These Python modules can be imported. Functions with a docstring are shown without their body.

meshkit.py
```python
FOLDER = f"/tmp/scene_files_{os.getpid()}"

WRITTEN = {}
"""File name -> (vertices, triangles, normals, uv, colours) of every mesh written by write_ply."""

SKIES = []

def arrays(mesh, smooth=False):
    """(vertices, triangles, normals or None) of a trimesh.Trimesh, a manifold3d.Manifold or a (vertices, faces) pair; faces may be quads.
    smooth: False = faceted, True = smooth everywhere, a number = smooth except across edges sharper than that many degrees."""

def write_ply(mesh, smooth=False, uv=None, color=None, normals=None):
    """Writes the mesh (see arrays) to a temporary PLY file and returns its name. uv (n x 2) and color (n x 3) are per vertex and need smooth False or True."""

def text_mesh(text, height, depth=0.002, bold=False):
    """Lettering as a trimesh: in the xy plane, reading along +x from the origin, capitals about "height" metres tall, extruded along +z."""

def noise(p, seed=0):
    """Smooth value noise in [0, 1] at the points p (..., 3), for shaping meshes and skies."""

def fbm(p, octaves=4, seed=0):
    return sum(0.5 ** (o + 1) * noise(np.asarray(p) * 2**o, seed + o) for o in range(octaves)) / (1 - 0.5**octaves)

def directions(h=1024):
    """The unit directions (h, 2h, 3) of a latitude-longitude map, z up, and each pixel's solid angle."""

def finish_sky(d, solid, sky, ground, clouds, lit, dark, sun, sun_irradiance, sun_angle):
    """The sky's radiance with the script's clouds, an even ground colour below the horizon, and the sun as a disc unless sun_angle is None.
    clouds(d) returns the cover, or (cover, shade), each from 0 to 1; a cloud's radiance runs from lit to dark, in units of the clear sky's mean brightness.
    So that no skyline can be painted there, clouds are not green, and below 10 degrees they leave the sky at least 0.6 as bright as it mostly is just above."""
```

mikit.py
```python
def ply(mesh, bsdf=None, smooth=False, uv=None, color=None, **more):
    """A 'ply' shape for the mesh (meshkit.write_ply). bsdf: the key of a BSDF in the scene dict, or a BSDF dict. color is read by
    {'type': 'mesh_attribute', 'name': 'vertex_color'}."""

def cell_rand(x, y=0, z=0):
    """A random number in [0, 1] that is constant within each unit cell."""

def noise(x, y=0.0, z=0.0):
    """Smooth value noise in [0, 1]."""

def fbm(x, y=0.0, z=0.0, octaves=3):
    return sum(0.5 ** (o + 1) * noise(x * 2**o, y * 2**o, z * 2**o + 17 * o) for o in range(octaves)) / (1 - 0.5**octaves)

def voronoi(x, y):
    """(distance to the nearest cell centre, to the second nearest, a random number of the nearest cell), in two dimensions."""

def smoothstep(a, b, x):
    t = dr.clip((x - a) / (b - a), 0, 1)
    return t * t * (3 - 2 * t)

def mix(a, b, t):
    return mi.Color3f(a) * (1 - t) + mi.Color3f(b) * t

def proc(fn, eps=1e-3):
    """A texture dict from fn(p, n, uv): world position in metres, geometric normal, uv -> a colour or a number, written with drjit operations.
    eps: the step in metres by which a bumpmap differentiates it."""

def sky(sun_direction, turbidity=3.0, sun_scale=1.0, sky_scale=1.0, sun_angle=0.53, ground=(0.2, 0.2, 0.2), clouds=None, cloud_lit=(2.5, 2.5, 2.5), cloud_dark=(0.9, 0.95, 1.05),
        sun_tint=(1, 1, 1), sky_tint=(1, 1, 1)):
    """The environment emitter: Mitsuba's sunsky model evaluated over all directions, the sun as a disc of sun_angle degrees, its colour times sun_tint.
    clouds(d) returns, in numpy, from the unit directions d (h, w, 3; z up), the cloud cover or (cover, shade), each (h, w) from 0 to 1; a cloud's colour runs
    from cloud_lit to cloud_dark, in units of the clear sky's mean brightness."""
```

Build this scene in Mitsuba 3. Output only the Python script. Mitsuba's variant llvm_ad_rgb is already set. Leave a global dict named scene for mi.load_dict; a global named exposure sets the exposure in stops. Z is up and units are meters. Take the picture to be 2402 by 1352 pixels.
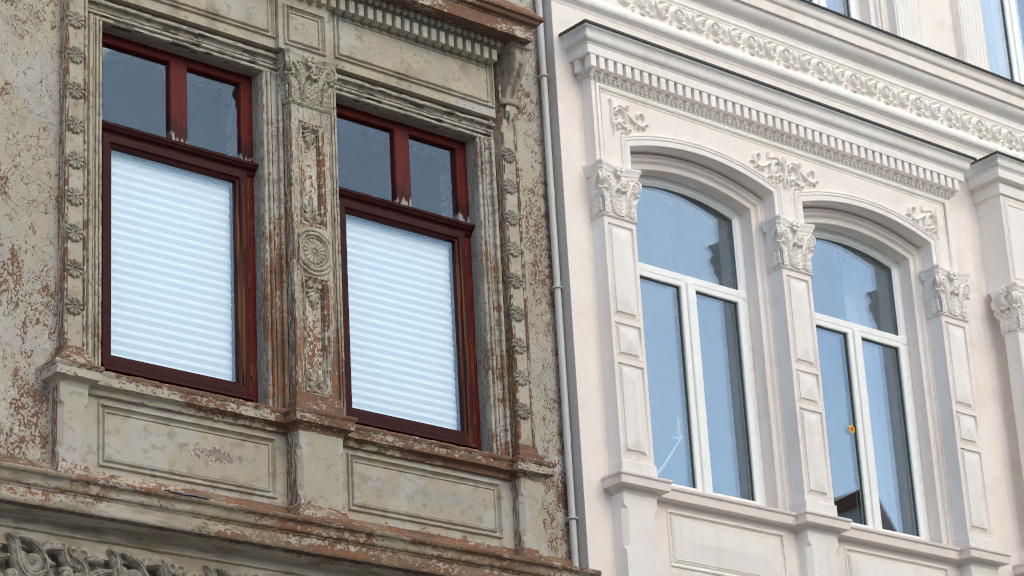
import math, numpy as np, trimesh, mitsuba as mi, drjit as dr
import mikit
from meshkit import fbm as nfbm, noise as nnoise
from mikit import proc, noise, fbm, voronoi, smoothstep, mix
from shapely.geometry import Polygon, box as sbox

# ------------------------------------------------------------------ camera, light, exposure
T = mi.ScalarTransform4f
F_PX, YAW, PITCH, ROLL = 6224.56, 0.728985, 0.376902, -0.058257      # focal length in pixels of a 2402 pixel wide picture, radians
EYE = np.array([0, -11.2, 1.6])
fw = np.array([math.sin(YAW) * math.cos(PITCH), math.cos(YAW) * math.cos(PITCH), math.sin(PITCH)])
r0 = np.array([math.cos(YAW), -math.sin(YAW), 0]); u0 = np.cross(r0, fw)
up = -r0 * math.sin(ROLL) + u0 * math.cos(ROLL)
scene = {'camera': {'type': 'perspective', 'fov': 2 * math.degrees(math.atan(1201 / F_PX)), 'fov_axis': 'x', 'near_clip': 0.1, 'far_clip': 500.0,
                    'to_world': T().look_at(origin=EYE.tolist(), target=(EYE + fw).tolist(), up=up.tolist())}}
labels = {}

def clouds(d):
    c = nfbm(d * np.array([2.2, 2.2, 4.5]) + 7.3, 5, 3)
    cover = np.clip((c - 0.40) / 0.22, 0, 1)
    return cover * 0.40, np.clip((c - 0.5) * 2, 0, 1) * 0.3

scene['sky'] = mikit.sky([0.10, -0.80, 0.56], turbidity=3.5, sun_scale=0.15, sky_scale=1.0, sun_angle=46, sun_tint=(0.91, 0.95, 0.99),
                         sky_tint=(1.0, 1.0, 1.0), clouds=clouds, cloud_lit=(2.2, 2.25, 2.3), cloud_dark=(1.2, 1.2, 1.2), ground=(0.25, 0.24, 0.23))
exposure = 3.05

# ------------------------------------------------------------------ materials
def C(r, g, b): return mi.Color3f(r, g, b)
def m01(x, a, b): return smoothstep(a, b, x)

def streaks(p, vert):
    return (noise(p.x * 170 + p.y * 150, p.z * 13) * 0.45 + noise(p.x * 330 + p.y * 300, p.z * 75) * 0.55) if vert else \
           (noise(p.x * 11, p.z * 190 + p.y * 170) * 0.5 + noise(p.x * 50, p.z * 400 + p.y * 370) * 0.5)

CREAM, CREAM2, BROWN, ORANGE, WHITE, DIRT = (.425, .378, .282), (.46, .42, .345), (.19, .104, .068), (.27, .12, .058), (.58, .55, .49), (.085, .07, .055)

def layers(p, peel, fine, dirt, orange, soft=0.0):
    """paint over undercoat: peel and dirt from 0 to 1"""
    tone = fbm(p.x * 2.3, p.z * 2.3, p.y * 2, 3)
    c = mix(CREAM, CREAM2, m01(tone, .35, .65))
    under = mix(BROWN, ORANGE, orange)
    under = under * (0.65 + 0.7 * fine)
    edge = m01(peel, .28, .42) * (1 - m01(peel, .46, .62))
    c = mix(c, WHITE, edge * m01(fine, .5, .68) * 0.65)
    c = mix(c, under, m01(peel, .47 - soft, .56 + soft))
    return mix(c, DIRT, dirt)

def wall_peel(p):
    big = fbm(p.x * 4.2 + 3, p.z * 3.4, 1.0, 3)
    right = m01(p.x, 10.06, 10.36) * .42 + m01(p.x, 9.9, 10.2) * m01(7.5 - p.z, 0, 1.2) * .22
    left = (1 - m01(dr.abs(p.x - 6.64), .04, .26)) * .20 + m01(6.95 - p.z, 0, .6) * (1 - m01(p.x, 7, 7.2)) * .20
    R = m01(big, .44, .72) * .72 + right + left - .20
    w = fbm(p.x * 14, p.z * 14, 7.0, 2)
    f = noise(p.x * 105 + w * 6, p.z * 66 + w * 6) * .38 + noise(p.x * 230 - w * 5, p.z * 170, 3.0) * .38 + noise(p.x * 26, p.z * 22, 5.0) * .26
    return .5 + (f - .5) * 1.25 + (R - .62) * .42

def cracks(p):
    w = fbm(p.x * 9, p.z * 9, 8.0, 3)
    v = fbm(p.x * 9 + 40, p.z * 9, 4.0, 3)
    w3 = fbm(p.x * 30, p.z * 30, 2.0, 2)
    a, b, _ = voronoi(p.x * 5.5 + (w - .5) * 2.4 + (w3 - .5) * .5, p.z * 4.6 + (v - .5) * 2.4 + (w3 - .5) * .4)
    a2, b2, _ = voronoi(p.x * 15 + (w - .5) * 2.6 + 9, p.z * 13 + (v - .5) * 2.6)
    k = (1 - m01(b - a, .010, .035 + .05 * (w - .3))) * .9
    k2 = (1 - m01(b2 - a2, .015, .07)) * m01(fbm(p.x * 2.1 + 5, p.z * 2.1, 2.0, 2), .47, .60)
    return dr.maximum(k * m01(fbm(p.x * 3, p.z * 3, 6.0, 2), .36, .52), k2 * 0.28)

def old_wall_c(p, n, uv):
    fine = fbm(p.x * 160, p.z * 150, 1.0, 2)
    pe = wall_peel(p)
    grey = fbm(p.x * 4.5, p.z * 3, 9.0, 3)
    c = layers(p, pe, fine, 0.0, m01(fbm(p.x * 5, p.z * 5, 2.0, 2), .6, .8) * .35, .07)
    c = mix(c, (.13, .085, .06), cracks(p) * .78)
    c = mix(c, (.42, .41, .40), m01(grey, .48, .70) * .55 * (1 - m01(pe, .4, .5)))
    chalk = m01(fbm(p.x * 5 + 20, p.z * 5, 4.0, 3), .50, .66) * m01(noise(p.x * 90, p.z * 80, 2.0), .45, .6)
    c = mix(c, WHITE, chalk * (.55 * m01(7.1 - p.z, 0, .5) + .22 + .4 * m01(p.x, 10.1, 10.3)) * .8)
    return c * (0.93 + 0.14 * fine)

def old_wall_h(p, n, uv):
    return -m01(wall_peel(p), .42, .58) * 1.0 - cracks(p) * 1.2 + fbm(p.x * 60, p.z * 60, 0.0, 2) * .5

def trim_peel(p, vert):
    s = streaks(p, vert)
    patch = fbm(p.x * 9, p.z * (3.0 if vert else 9), p.y * 8, 3)
    if vert:
        low = m01(8.25 - p.z, .1, 1.7)
        mid = m01(p.x, 8.10, 8.2) * (1 - m01(p.x, 8.60, 8.75))
        reg = low * (.22 + .10 * mid) + .10 * m01(p.x, 8.0, 8.2) - .16 * (1 - m01(p.x, 7.2, 7.5)) * (1 - m01(7.1 - p.z, 0, .6) * .6)
    else:
        reg = m01(6.6 - p.z, .0, .15) * .05 + m01(p.z, 9.08, 9.11) * .34 - m01(p.z, 8.5, 8.62) * (1 - m01(p.z, 9.02, 9.10)) * .10
    return .20 + reg + (s - .5) * .80 + (patch - .5) * .85

def old_trim_c(vert):
    def fn(p, n, uv):
        fine = noise(p.x * 420, p.z * 420, p.y * 420)
        s = streaks(p, vert)
        pe = trim_peel(p, vert)
        org = m01(fbm(p.x * 14, p.z * 4, p.y * 14, 2), .42, .62) if vert else m01(fbm(p.x * 3, p.z * 14, p.y * 14, 2), .5, .7) * .5
        d = m01(1 - s, .54, .72) * (.66 if vert else .5) * m01(fbm(p.x * 6, p.z * 5, p.y * 6, 3), .36, .56)
        d = dr.maximum(d, m01(fbm(p.x * 34, p.z * 34, p.y * 34, 3), .56, .70) * .45)
        if not vert:      # black rotten grooves above the windows
            d = dr.maximum(d, m01(noise(p.x * 13, p.z * 160 + p.y * 60), .70, .78) * m01(p.z, 8.4, 8.46) * (1 - m01(p.z, 8.62, 8.64)) * .9)
        return layers(p, pe, fine, d, org, .04)
    return fn

def old_smooth_c(p, n, uv):
    fine = fbm(p.x * 150, p.z * 150, p.y * 150, 2)
    st = fbm(p.x * 5, p.z * 11, p.y * 9, 4)
    c = mix((.455, .40, .30), (.41, .365, .285), m01(st, .35, .6))
    c = mix(c, (.47, .455, .42), m01(fbm(p.x * 3 + 7, p.z * 6, 3.0, 3), .5, .7) * .6)
    c = mix(c, (.24, .195, .14), m01(fbm(p.x * 8, p.z * 8, p.y * 8 + 5, 4), .54, .75) * .55)
    chip = noise(p.x * 50, p.z * 90, p.y * 60)
    c = mix(c, DIRT, m01(chip, .90, .94) * m01(fbm(p.x * 6, p.z * 6, 1.0, 2), .54, .64) * .6)
    c = mix(c, DIRT, m01(fbm(p.x * 38, p.z * 46, p.y * 46, 3), .60, .72) * .4)
    c = mix(c, (.06, .05, .04), cracks(p) * .16)
    return c * (.93 + .14 * fine)

def old_reveal_c(p, n, uv):
    a = noise(p.x * 60 + p.y * 150, p.z * 9, p.y * 40); f = fbm(p.x * 110, p.z * 70, p.y * 110, 3)
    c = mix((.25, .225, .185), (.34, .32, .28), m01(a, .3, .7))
    c = mix(c, (.44, .39, .29), m01(p.z, 8.42, 8.48) * .85)
    c = mix(c, DIRT, m01(f, .55, .66) * .6)
    c = mix(c, WHITE, m01(1 - f, .66, .72) * .5)
    g = fbm(p.x * 12, p.y * 40, 1.0, 3)
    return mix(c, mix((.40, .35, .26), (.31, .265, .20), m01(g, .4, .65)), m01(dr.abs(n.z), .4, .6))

def old_sill_c(p, n, uv):
    fine = fbm(p.x * 130, p.z * 130, p.y * 130, 2)
    f = noise(p.x * 50, p.z * 90, p.y * 90) * .5 + noise(p.x * 130, p.z * 150, p.y * 150) * .3 + noise(p.x * 22, p.z * 40, p.y * 40) * .2
    big = fbm(p.x * 2.6, p.z * 7, p.y * 3 + 4, 3)
    upw = m01(dr.abs(n.z), .45, .9)
    low = m01(6.1 - p.z, 0, .1)
    wide = fbm(p.x * 5 + 30, p.z * 16, p.y * 12, 3)
    pe = .365 + (big - .5) * .5 + (wide - .5) * .75 + (f - .5) * .85 + (fine - .5) * .5 + upw * .10 + m01(p.z, 9.09, 9.11) * .05
    pe = pe + m01(p.z, 6.376, 6.386) * (1 - m01(p.z, 6.55, 6.6)) * .20 - m01(p.z, 6.2, 6.25) * (1 - m01(p.z, 6.385, 6.395)) * (.02 + .13 * (1 - m01(p.x, 7.0, 7.5))) + (m01(p.x, 7.3, 8.4) - .5) * (.10 + .08 * low) + .03 * low
    pe = pe + m01(p.z, 5.722, 5.745) * .20 + (m01(p.z, 5.57, 5.58) - m01(p.z, 5.60, 5.64)) * m01(p.x, 7.3, 8.0) * .16 - (1 - m01(p.z, 5.54, 5.58)) * .5
    # hairline cracks through the band, brown where the paint has gone
    a, b, _ = voronoi(p.x * 16 + (f - .5) * 2, p.z * 9 + p.y * 9)
    crk = (1 - m01(b - a, .03, .10)) * m01(p.z, 5.56, 5.58) * m01(big, .4, .5)
    pe = pe + crk * .16
    c = layers(p, pe, fine, m01(fbm(p.x * 9, p.z * 30, p.y * 30 + 9, 3), .56, .74) * .45, m01(wide, .52, .68) * low * .7 + .08, .05)
    c = mix(c, (.27, .20, .13), low * m01(fbm(p.x * 5, p.z * 22, p.y * 22 + 2, 4), .46, .66) * .6)
    c = mix(c, DIRT, low * m01(p.z, 5.566, 5.57) * (1 - m01(p.z, 5.578, 5.600)) * (.35 + .6 * f))
    return mix(c, (.10, .075, .06), m01(pe, .62, .80) * upw * .55)

def old_panel_c(p, n, uv):     # whitish sunk panels of the pilaster, flaked to brown towards their middle and foot
    fine = fbm(p.x * 200, p.z * 150, 1.0, 2)
    f = noise(p.x * 90, p.z * 60) * .5 + noise(p.x * 200, p.z * 130) * .5
    pe = .34 + (f - .5) * 1.1 + m01(7.0 - p.z, 0, .12) * m01(p.z, 6.62, 6.72) * .24 + m01(7.9 - p.z, 0, .1) * m01(p.z, 7.68, 7.78) * .10
    c = layers(p, pe, fine, cracks(p) * .5, .45)
    return mix(c, (.56, .54, .50), m01(fbm(p.x * 9, p.z * 4, 3.0, 3), .38, .55) * (1 - m01(pe, .42, .5)) * .75)

def old_edge_c(p, n, uv):     # arrises and returns where the paint has gone to the red-brown undercoat
    fine = noise(p.x * 400 + p.y * 300, p.z * 200)
    s = noise(p.x * 160 + p.y * 160, p.z * 6) * .45 + noise(p.x * 330 + p.y * 300, p.z * 45) * .55
    pe = .54 + (s - .5) * .8 - m01(p.z, 7.8, 8.4) * .10
    c = layers(p, pe, fine, m01(fbm(p.x * 60, p.z * 14, p.y * 90, 3), .48, .66) * .6, m01(fbm(p.x * 9, p.z * 3, p.y * 9, 2), .4, .6) * .7)
    return c

def old_apron_c(p, n, uv):
    fine = fbm(p.x * 150, p.z * 150, p.y * 90, 2)
    ctr = dr.exp(-dr.square((p.z - 6.09) / .035 + (p.x - 7.75) * 1.2)) * (m01(p.x, 7.35, 7.6) * (1 - m01(p.x, 8.0, 8.1)))
    ctr2 = dr.exp(-dr.square((p.z - 6.10) / .05)) * (m01(p.x, 8.75, 8.85) * (1 - m01(p.x, 9.62, 9.72)))
    f = fbm(p.x * 24, p.z * 34, p.y * 20, 3); f2 = fbm(p.x * 80, p.z * 80, 2.0, 2)
    foot = m01(5.94 - p.z, 0, .10)
    edge = m01(fbm(p.x * 6, p.z * 3, p.y * 6, 2), .6, .72) * .2
    pe = .05 + (f - .5) * .8 + (f2 - .5) * .55 + ctr * .36 + foot * .42 + edge
    c = layers(p, pe, fine, cracks(p) * .28, foot * .5 + .1)
    grey = dr.maximum(ctr * .7, ctr2)
    c = mix(c, C(.36, .35, .34) * (.6 + .8 * fine), grey * m01(f, .40, .52) * .8)
    c = mix(c, (.47, .46, .43), m01(fbm(p.x * 7, p.z * 6, 3.0, 3), .5, .66) * .55)
    return mix(c, (.20, .165, .125), m01(fbm(p.x * 18, p.z * 30, p.y * 24, 4), .55, .70) * .4)

def old_relief_c(p, n, uv):
    f = fbm(p.x * 40, p.z * 40, p.y * 40, 3)
    g = fbm(p.x * 9, p.z * 9, p.y * 9, 2)
    c = mix((.36, .32, .245), (.45, .41, .32), m01(g, .35, .65))
    c = mix(c, DIRT, m01(f, .56, .72) * .55)
    return mix(c, BROWN, m01(fbm(p.x * 18, p.z * 18, p.y * 18 + 3, 2), .62, .72) * .35)

def rosette_c(p, n, uv):
    f = fbm(p.x * 40, p.z * 40, p.y * 40, 3)
    c = mix((.27, .235, .185), (.36, .325, .26), m01(fbm(p.x * 9, p.z * 9, p.y * 9, 2), .35, .65))
    return mix(c, DIRT, m01(f, .52, .70) * .6)

def dark_relief_c(p, n, uv):
    f = fbm(p.x * 30, p.z * 30, p.y * 30, 3)
    c = mix((.24, .22, .18), (.37, .335, .27), m01(f, .35, .65))
    return mix(c, DIRT, m01(fbm(p.x * 70, p.z * 70, p.y * 70, 2), .55, .7) * .5)

def wood_c(base, weather):
    def fn(p, n, uv):
        g = noise(p.x * 260 + p.y * 200, p.z * 9) * .6 + noise(p.x * 600, p.z * 30 + p.y * 300) * .4
        h = noise(p.x * 9, p.z * 300 + p.y * 200)
        c = C(*base) * (.55 + .9 * g) * (.85 + .3 * h)
        if not weather: c = mix(c, (.15, .055, .02), m01(noise(p.x * 150, p.z * 4), .45, .7) * (m01(p.x, 8.018, 8.024) * (1 - m01(p.x, 8.055, 8.075)) + m01(p.x, 9.630, 9.636) * (1 - m01(p.x, 9.667, 9.687))) * m01(7.80 - p.z, 0, .05) * .85)
        if weather:      # bare grey wood and black rot at the foot of the upper posts
            z0 = 7.905 + noise(p.x * 60, 1.0) * .075 + noise(p.x * 260, 3.0) * .045
            up_ = m01(p.z, 7.90, 7.92)
            c = mix(c, (.015, .008, .008), up_ * (1 - m01(p.z, z0 + .05, z0 + .15)) * m01(g, .3, .5) * .8)
            c = mix(c, (.34, .31, .29), up_ * (1 - m01(p.z, z0, z0 + .015)) * m01(noise(p.x * 70, p.z * 12), .30, .4))
            c = mix(c, (.28, .12, .03), m01(g, .62, .75) * (1 - up_) * m01(fbm(p.x * 6, p.z * 2, 1.0, 2), .45, .6) * .6)
        return c
    return fn

def paint_c(a, b, dirt):
    def fn(p, n, uv):
        g = fbm(p.x * 3.1, p.z * 2.3, p.y * 3, 3)
        f = fbm(p.x * 120, p.z * 120, p.y * 120, 2)
        drip = fbm(p.x * 34, p.z * 1.3, p.y * 12, 4)
        c = mix(a, b, m01(g, .3, .7)) * (.965 + .07 * f)
        c = c * (1 - dirt * .6 * m01(drip, .50, .76) * m01(fbm(p.x * 2.2 + 5, p.z * 1.5, 2.0, 2), .38, .6))
        c = mix(c, (.52, .43, .35), dirt * m01(fbm(p.x * 6, p.z * 9, p.y * 9 + 4, 4), .56, .74) * .9)
        spot = noise(p.x * 34 + 3, p.z * 34, p.y * 34)
        return mix(c, (.35, .28, .22), dirt * 1.6 * m01(spot, .94, .97))
    return fn

def ledge_dirt_c(p, n, uv):       # ledges of the pink house with street dust on what faces up
    f = fbm(p.x * 45, p.z * 45, p.y * 45, 3)
    c = mix((.77, .695, .635), (.74, .67, .61), f)
    return mix(c, (.36, .29, .25), m01(n.z, .25, .8) * (.55 + .5 * f) + m01(f, .62, .75) * .12)

def principled(col, rough=.8, spec=.3):
    return {'type': 'twosided', 'bsdf': {'type': 'principled', 'base_color': col, 'roughness': rough, 'specular': spec}}
def bumped(col, h, scale, eps, rough=.85):
    return {'type': 'twosided', 'bsdf': {'type': 'bumpmap', 'arbitrary': proc(h, eps), 'scale': scale, 'bsdf': {'type': 'principled', 'base_color': col, 'roughness': rough, 'specular': .25}}}
def rgb(*c): return {'type': 'rgb', 'value': list(c)}
def trim_h(vert): return lambda p, n, uv: -m01(trim_peel(p, vert), .42, .58) + streaks(p, vert) * 1.2

MATS = {
    'old_wall': bumped(proc(old_wall_c), old_wall_h, .004, .0015),
    'old_vertical': bumped(proc(old_trim_c(True)), trim_h(True), .0022, .001),
    'old_horizontal': bumped(proc(old_trim_c(False)), trim_h(False), .0022, .001),
    'old_smooth': principled(proc(old_smooth_c), .9, .2),
    'old_reveal': principled(proc(old_reveal_c), .9, .2),
    'old_panel': principled(proc(old_panel_c), .9, .2),
    'old_edge': principled(proc(old_edge_c), .9, .2),
    'old_sill': principled(proc(old_sill_c), .9, .2),
    'old_apron': principled(proc(old_apron_c), .9, .2),
    'old_relief': principled(proc(old_relief_c), .9, .2),
    'rosette_stone': principled(proc(rosette_c), .9, .2),
    'dark_relief': principled(proc(dark_relief_c), .9, .2),
    'red_wood': principled(proc(wood_c((.105, .012, .010), True)), .55, .16),
    'dark_wood': principled(proc(wood_c((.040, .0075, .0065), False)), .5, .12),
    'pink': principled(proc(paint_c((.815, .735, .67), (.835, .765, .705), .16)), .8, .2),
    'pale': principled(proc(paint_c((.81, .757, .70), (.835, .79, .738), .10)), .75, .25),
    'stucco_ledge': principled(proc(ledge_dirt_c), .85, .2),
    'flashing': principled(proc(lambda p, n, uv: mix((.028, .030, .032), (.06, .058, .05), fbm(p.x * 30, p.z * 30, p.y * 30, 3))), .5, .4),
    'white_frame': principled(rgb(.84, .84, .81), .4, .4),
    'gasket': principled(rgb(.09, .10, .09), .5),
    'blind_cloth': principled(rgb(.70, .785, .84), .9, .1),
    'curtain_cloth': principled(rgb(.80, .80, .80), .9, .1),
    'pipe_paint': principled(proc(lambda p, n, uv: mix((.50, .485, .465), (.57, .555, .535), fbm(p.x * 20, p.z * 4, p.y * 20, 3))), .5, .4),
    'room': principled(rgb(.20, .20, .21), .9),
    'room_dark': principled(rgb(.05, .052, .058), .9),
    'glass': {'type': 'thindielectric', 'int_ior': 1.75, 'specular_reflectance': rgb(.6, .84, 1.0)},
    'coated_glass': {'type': 'thindielectric', 'int_ior': 2.08, 'specular_reflectance': rgb(.70, .85, .96)},      # bluish insulating panes
    'old_glass': {'type': 'thindielectric', 'int_ior': 1.62, 'specular_reflectance': rgb(.66, .84, 1.0)},
    'street_stone': principled(proc(lambda p, n, uv: mix((.25, .222, .19), (.30, .27, .232), fbm(p.x, p.y, 0.0, 3))), .9),
    'asphalt': principled(proc(lambda p, n, uv: mix((.15, .14, .13), (.19, .18, .165), fbm(p.x * 2, p.y * 2, 0.0, 3))), .9),
    'render_wall': principled(rgb(.60, .55, .47), .9),
    'roof_tile': principled(proc(lambda p, n, uv: mix((.20, .07, .04), (.12, .045, .03), noise(p.x * 5, p.y * 5, p.z * 5))), .8),
    'roof_slate': principled(proc(lambda p, n, uv: mix((.10, .085, .06), (.05, .045, .04), noise(p.x * 5, p.y * 5, p.z * 5))), .8),
    'sticker_yellow': principled(rgb(.85, .55, .03), .5), 'sticker_red': principled(rgb(.70, .05, .02), .5), 'sticker_dark': principled(rgb(.05, .03, .02), .5),
    'shade_grey': principled(proc(lambda p, n, uv: mix((.46, .43, .395), (.53, .50, .46), fbm(p.x * 9, p.z * 2, p.y * 20, 3))), .9, .2),  # grey that paints the shade on the corner return behind the rain pipe
    'putty': principled(proc(lambda p, n, uv: mix((.42, .40, .37), (.16, .13, .11), m01(noise(p.x * 60, p.z * 200), .4, .7))), .9, .2),
    'lead': principled(proc(lambda p, n, uv: mix((.17, .165, .16), (.08, .08, .08), fbm(p.x * 30, p.z * 30, p.y * 30, 3))), .7, .3),
    'stalk': principled(rgb(.55, .58, .58), .8),
}
scene.update(MATS)

# ------------------------------------------------------------------ mesh helpers; facade coordinates are (x, d, z), d = metres out of the plane y = 0
rng = np.random.default_rng(5)
def world(v): v = np.asarray(v, float); return np.stack([v[:, 0], -v[:, 1], v[:, 2]], 1)
def fix(m):
    m.merge_vertices(); trimesh.repair.fix_normals(m, multibody=True); return m
def mesh(v, f): return trimesh.Trimesh(world(v), f, process=False)
def cat(*ms): return trimesh.util.concatenate([m for m in ms if m is not None])

used = {}
def key(parent, name):
    k = f'{parent}__{name}' if parent else name
    n = used.get(k, 0); used[k] = n + 1
    return k if n == 0 else f'{k}_{n:03d}'
def put(parent, name, m, mat, smooth=30, label=None, shift=None):
    k = key(parent, name)
    d = m if isinstance(m, dict) else mikit.ply(m, mat, smooth)
    if shift is not None: d = {**d, 'to_world': T().translate([float(shift[0]), -float(shift[1]), float(shift[2])])}
    scene[k] = d
    if label: labels[k] = {'label': label}
    return k
def holder(parent, name, label=None):
    k = key(parent, name)
    if label: labels[k] = {'label': label}
    return k
def thing(name, label, cat_, group=None):
    k = key(None, name); labels[k] = {'label': label, 'category': cat_}
    if group: labels[k]['group'] = group
    return k
def structure(name, m, mat, label=None):
    k = put(None, name, m, mat, False); labels[k] = {'kind': 'structure'}
    if label: labels[k]['label'] = label

def block(x0, x1, d0, d1, z0, z1, c=0.003):
    """a box with chamfered edges"""
    c = min(c, .45 * min(x1 - x0, d1 - d0, z1 - z0))
    if c <= 0:
        b = trimesh.creation.box((x1 - x0, d1 - d0, z1 - z0)); b.apply_translation(((x0 + x1) / 2, -(d0 + d1) / 2, (z0 + z1) / 2)); return b
    pts = []
    for a in (0, 1):
        for b in (0, 1):
            for e in (0, 1):
                for k in range(3):
                    s = [c, c, c]; s[k] = 0
                    pts.append((x1 - s[0] if a else x0 + s[0], d1 - s[1] if b else d0 + s[1], z1 - s[2] if e else z0 + s[2]))
    return trimesh.convex.convex_hull(world(pts))

def pedestal(x0, x1, d0, d1, z0, z1, c, za, zb):
    """a block whose front corners are chamfered by c between the heights za and zb, the chamfers dying out at both ends"""
    Z = [(z0, .001), (za - .03, .001), (za - .012, c * .45), (za, c), (zb, c), (zb + .014, c * .55), (zb + .022, .2 * c), (zb + .040, .001), (z1, .001)]
    V = []
    for z, k in Z: V += [(x0, d0, z), (x0, d1 - k, z), (x0 + k, d1, z), (x1 - k, d1, z), (x1, d1 - k, z), (x1, d0, z)]
    Fc = []
    for i in range(len(Z) - 1):
        for k in range(6): a, b = i * 6 + k, i * 6 + (k + 1) % 6; Fc += [(a, b, b + 6), (a, b + 6, a + 6)]
    n = 6 * (len(Z) - 1)
    Fc += [(0, k, k + 1) for k in range(1, 5)] + [(n, n + k, n + k + 1) for k in range(1, 5)]
    return fix(mesh(V, Fc))
def qe(p0, p1, kind, n=6):
    """quarter ellipse from p0 to p1, without p0; kind 'h' leaves p0 along the first axis, 'v' along the second"""
    t = np.linspace(0, math.pi / 2, n + 1)[1:]
    s, c = np.sin(t), 1 - np.cos(t)
    a, b = (s, c) if kind == 'h' else (c, s)
    return [(p0[0] + (p1[0] - p0[0]) * i, p0[1] + (p1[1] - p0[1]) * j) for i, j in zip(a, b)]
def cyma(p0, p1, first, n=5):
    m = ((p0[0] + p1[0]) / 2, (p0[1] + p1[1]) / 2)
    return qe(p0, m, first, n) + qe(m, p1, 'v' if first == 'h' else 'h', n)
def prof(*items):
    out = [items[0]]
    for it in items[1:]:
        if isinstance(it[0], str):
            out += cyma(out[-1], it[1], it[0][1]) if it[0][0] == 's' else qe(out[-1], it[1], it[0][1])
        else: out.append(it)
    return out

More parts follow.
